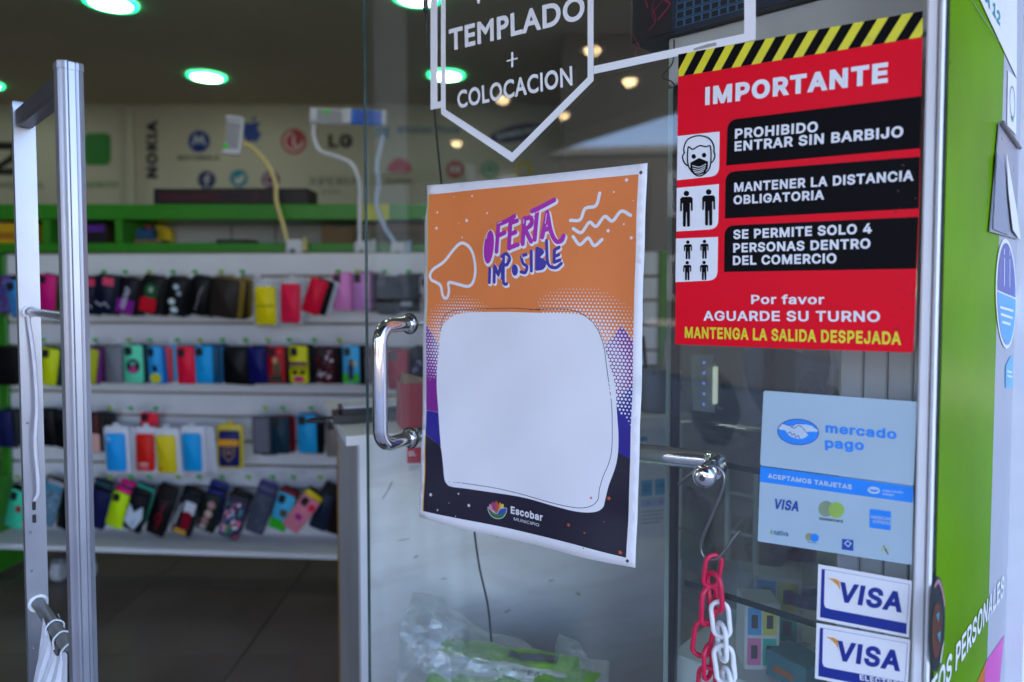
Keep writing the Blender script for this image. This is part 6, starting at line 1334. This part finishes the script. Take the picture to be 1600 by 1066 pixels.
# small boxes and gadgets on the cabinet floor
def small_box(label, px, py, w, dim, c, yaw, icons=None, lid=None):
    p = V.pix(px, py, w); t = thing('gadget_box', label, 'box', V.mtx(p.x, zf+.0005, w) @ Matrix.Rotation(math.radians(yaw), 4, 'Y'), 'small boxes in the cabinet')
    MB().bbox((0, dim[1]/2, 0), dim, .002).build('carton', pc(*c, .4), t)
    if icons:
        x0 = -dim[0]*.42
        for i in range(2):
            for j in range(2):
                bx0 = x0+i*dim[0]*.43; by0 = dim[1]*(.08+.45*j)
                MB().box2((bx0, by0, dim[2]/2+.0003), (bx0+dim[0]*.38, by0+dim[1]*.40, dim[2]/2+.0009)).build('panel_print', pc(*icons[i*2+j], .4), t)
                MB().box2((bx0+dim[0]*.1, by0+dim[1]*.1, dim[2]/2+.0011), (bx0+dim[0]*.28, by0+dim[1]*.30, dim[2]/2+.0015)).build('icon', pc(60, 60, 66, .5), t)
    else: MB().box2((-dim[0]*.3, dim[1]*.3, dim[2]/2+.0003), (dim[0]*.2, dim[1]*.55, dim[2]/2+.0009)).build('label', pc(*(lid or (120, 125, 130)), .5), t)
IC = [(215, 120, 170), (80, 160, 220), (60, 180, 160), (205, 205, 90)]
small_box('white box with four coloured squares, front one in the cabinet', 1183, 1040, -.10, (.060, .118, .058), (205, 210, 215), 38, IC)
small_box('white box with four coloured squares, rear one in the cabinet', 1213, 1030, -.20, (.085, .128, .05), (200, 206, 212), 22, IC)
small_box('plain grey blue box left of the coloured ones', 1150, 1030, -.22, (.075, .11, .05), (150, 165, 175), 25)
small_box('low teal and white box in front of the stickers', 1244, 1060, -.09, (.075, .045, .06), (60, 120, 130), -15, None, (170, 100, 50))
t = vthing('earphone_tube', 'white plastic tube with clear cap on the cabinet boxes', 'gadget', 1264, 1024, -.16)
MB().lathe([(0, 0), (.016, .0), (.018, .004), (.018, .05), (.014, .054), (0, .055)], (0, 0, 0), (1, .1, .1), 20).build('tube', pc(190, 200, 212, .3), t, smooth=50)
MB().lathe([(.0185, 0), (.0195, -.012), (.016, -.02), (0, -.021)], (0, 0, 0), (1, .1, .1), 20).build('cap', _M['clear_blister'], t, smooth=50)
MB().bbox((.02, -.045, 0), (.06, .06, .05), .003).build('stand', pc(150, 160, 165, .4), t)
t = vthing('coiled_cable', 'blue coiled cable on the lower glass shelf', 'cable', 1255, 946, -.20)
for k in range(3): MB().tube([(.036*math.cos(a*.35)*(1-.1*k), .010+.007*k, .026*math.sin(a*.35)) for a in range(18)], .0045, 8, True).build('loop', pc(30, 70, 120, .4), t, smooth=60)
MB().tube([(-.02, .03, .01), (.06, .05, -.02)], .005, 8).build('plug', pc(150, 165, 180, .4), t)

# ------------------------------------------------------------------ packages in clear bags on a carton between door and counter
Z0 = .475
p = onz(790, 1062, Z0); p.z = 0
pt = thing('white_carton', 'tall white carton carrying the bagged packages behind the door', 'box', Matrix.Translation((p.x, p.y+.04, 0)) @ Matrix.Rotation(-.18, 4, 'Z'))
MB().bbox((.02, .02, Z0/2-.02), (.36, .24, Z0-.04), .004).build('carton', pc(190, 192, 198, .6), pt); MB().box2((-.10, -.1006, .2), (.06, -.1001, .32)).build('label', pc(120, 130, 140, .6), pt)
gp = thing('green_package', 'lime green and white soft package in a clear bag', 'package', Matrix.Translation((p.x-.005, p.y+.07, Z0-.039)) @ Matrix.Rotation(-.26, 4, 'Z') @ Matrix.Rotation(.30, 4, 'X'))
m_lime = mat('lime_film', (.20, .46, .04), .32, var=.10, scale=14, bump=.4, bscale=45)
def pillow(sx, sy, sz, u0=-1, u1=1, v0=-1, v1=1, off=0., both=True, seed=1):
    mb = MB(); nu, nv = 28, 16
    for side in ((1, -1) if both else (1,)):
        b = len(mb.v)
        for j in range(nv+1):
            for i in range(nu+1):
                u = u0+(u1-u0)*i/nu; v = v0+(v1-v0)*j/nv
                h = (max(0, 1-abs(u)**5)*max(0, 1-abs(v)**3.5))**.55
                wr = .0022*math.sin(9*u+4*v+seed)+.0016*math.sin(17*v-6*u+seed*2)+.001*math.sin(31*u+9*v)
                mb.v.append((u*sx*(1-.02*math.sin(7*v+seed)), v*sy*(1-.03*math.sin(5*u)), side*(h*sz+off)+wr*h+sz))
        for j in range(nv):
            for i in range(nu): a = b+j*(nu+1)+i; mb.f.append((a, a+1, a+nu+2, a+nu+1)); mb.m.append(0)
    return mb
pillow(.150, .062, .020).build('wrapper', m_lime, gp, smooth=70)
pillow(.150, .062, .020, -.75, .9, -.72, .02, .0012, False).build('white_band', mat('white_film', (.62, .66, .62), .35, var=.06, scale=12, bump=.3, bscale=45), gp, smooth=70)
mb = MB(); put_text(mb, 'INTEA', (.02, -.022), (.085, -.022), .011, .0425, .0); mb.build('lettering', pc(70, 84, 80, .5), gp, recalc=False)
pillow(.150, .062, .020, .05, .72, .28, .62, .0014, False).build('grey_strip', pc(84, 90, 94, .35), gp, smooth=70)
g2 = thing('green_package', 'second lime green package lying under the first one', 'package', Matrix.Translation((p.x+.03, p.y+.04, Z0-.039)) @ Matrix.Rotation(-.40, 4, 'Z') @ Matrix.Rotation(.12, 4, 'X'))
pillow(.145, .07, .016, seed=4).build('wrapper', m_lime, g2, smooth=70)
MB().bbox((-.15, -.05, .035), (.05, .004, .085), .001, Matrix.Rotation(-.3, 3, 'Z')).build('paper_tag', pc(205, 208, 212, .5), g2)
m_film = glass('clear_film', (.94, .96, .96), .06, .05, .45, .10, (.8, .86, .86))
def crumple(name, label, pix, dep, seed):
    """a crumpled film hood: outline seen at pix, folded in depth"""
    P = [at(x, y, dep+d) for x, y, d in pix]; c = sum(P, Vector())/len(P)
    t = thing(name, label, 'bag', Matrix.Translation((c.x, c.y, min(q.z for q in P))))
    rg = random.Random(seed); mb = MB(); b = Vector((c.x, c.y, min(q.z for q in P)))
    bm = bmesh.new()
    n = len(P); ring = [bm.verts.new(q-b) for q in P]; inn = [bm.verts.new((q*.55+c*.45)-b+Vector((rg.uniform(-.006, .006), -.035+rg.uniform(-.02, .02), rg.uniform(-.006, .006)))) for q in P]
    back = [bm.verts.new((q*.6+c*.4)-b+Vector((0, .05+rg.uniform(-.02, .02), 0))) for q in P]
    cf, cb = bm.verts.new(c-b+Vector((0, -.045, 0))), bm.verts.new(c-b+Vector((0, .06, 0)))
    for i in range(n):
        j = (i+1) % n
        bm.faces.new((ring[i], ring[j], inn[j], inn[i])); bm.faces.new((inn[i], inn[j], cf))
        bm.faces.new((ring[j], ring[i], back[i], back[j])); bm.faces.new((back[j], back[i], cb))
    for _ in range(3):
        bmesh.ops.triangulate(bm, faces=bm.faces[:]); bmesh.ops.subdivide_edges(bm, edges=bm.edges[:], cuts=1)
        bmesh.ops.triangulate(bm, faces=bm.faces[:])
        k = .005/(1+_*1.2)
        for v in bm.verts: v.co += Vector((rg.uniform(-k, k), rg.uniform(-k, k), rg.uniform(-k, k)))*.6
    me = bpy.data.meshes.new('film'); bm.to_mesh(me); bm.free(); me.materials.append(m_film)
    o = bpy.data.objects.new('film', me); COL.objects.link(o); o.parent = t
crumple('clear_bag', 'clear plastic bag with a pointed corner over the green package', [(645, 924, .05), (626, 985, .0), (620, 1066, -.02), (780, 1075, -.05), (880, 1070, 0), (865, 1032, .04), (800, 1018, .05), (730, 985, .05), (690, 958, .06), (662, 935, .06)], 1.36, 5)
crumple('clear_bag', 'small crumpled clear bag end right of the green package', [(872, 990, .05), (866, 1030, 0), (858, 1070, 0), (890, 1080, -.03), (930, 1070, 0), (921, 1030, .03), (912, 1012, .05)], 1.34, 8)

# ------------------------------------------------------------------ black cable hanging behind the door
cp = [at(664, -60, 1.42), at(665, 10, 1.42), at(667, 60, 1.42), at(676, 130, 1.42), at(680, 190, 1.42), at(687, 260, 1.41), at(691, 300, 1.40), at(705, 450, 1.38), at(725, 650, 1.38), at(738, 800, 1.39), at(748, 880, 1.40), at(762, 945, 1.41), at(768, 1003, 1.42)]
top = cp[0].copy(); top.z = 2.50; top.y += .02
base = cp[-1]
t = thing('hanging_cable', 'black cable hanging behind the glass door past the poster', 'cable', Matrix.Translation(base))
MB().tube(catmull([top-base]+[q-base for q in cp], False, 8), .0021, 8).build('wire', m_black, t, smooth=60)
q = at(665, 6, 1.42)-base
MB().lathe([(.002, -.02), (.005, -.014), (.0062, .0), (.0055, .03), (.003, .034)], q, (0, 0, 1), 12).build('connector', m_black, t, smooth=50)
bpy.context.view_layer.update()
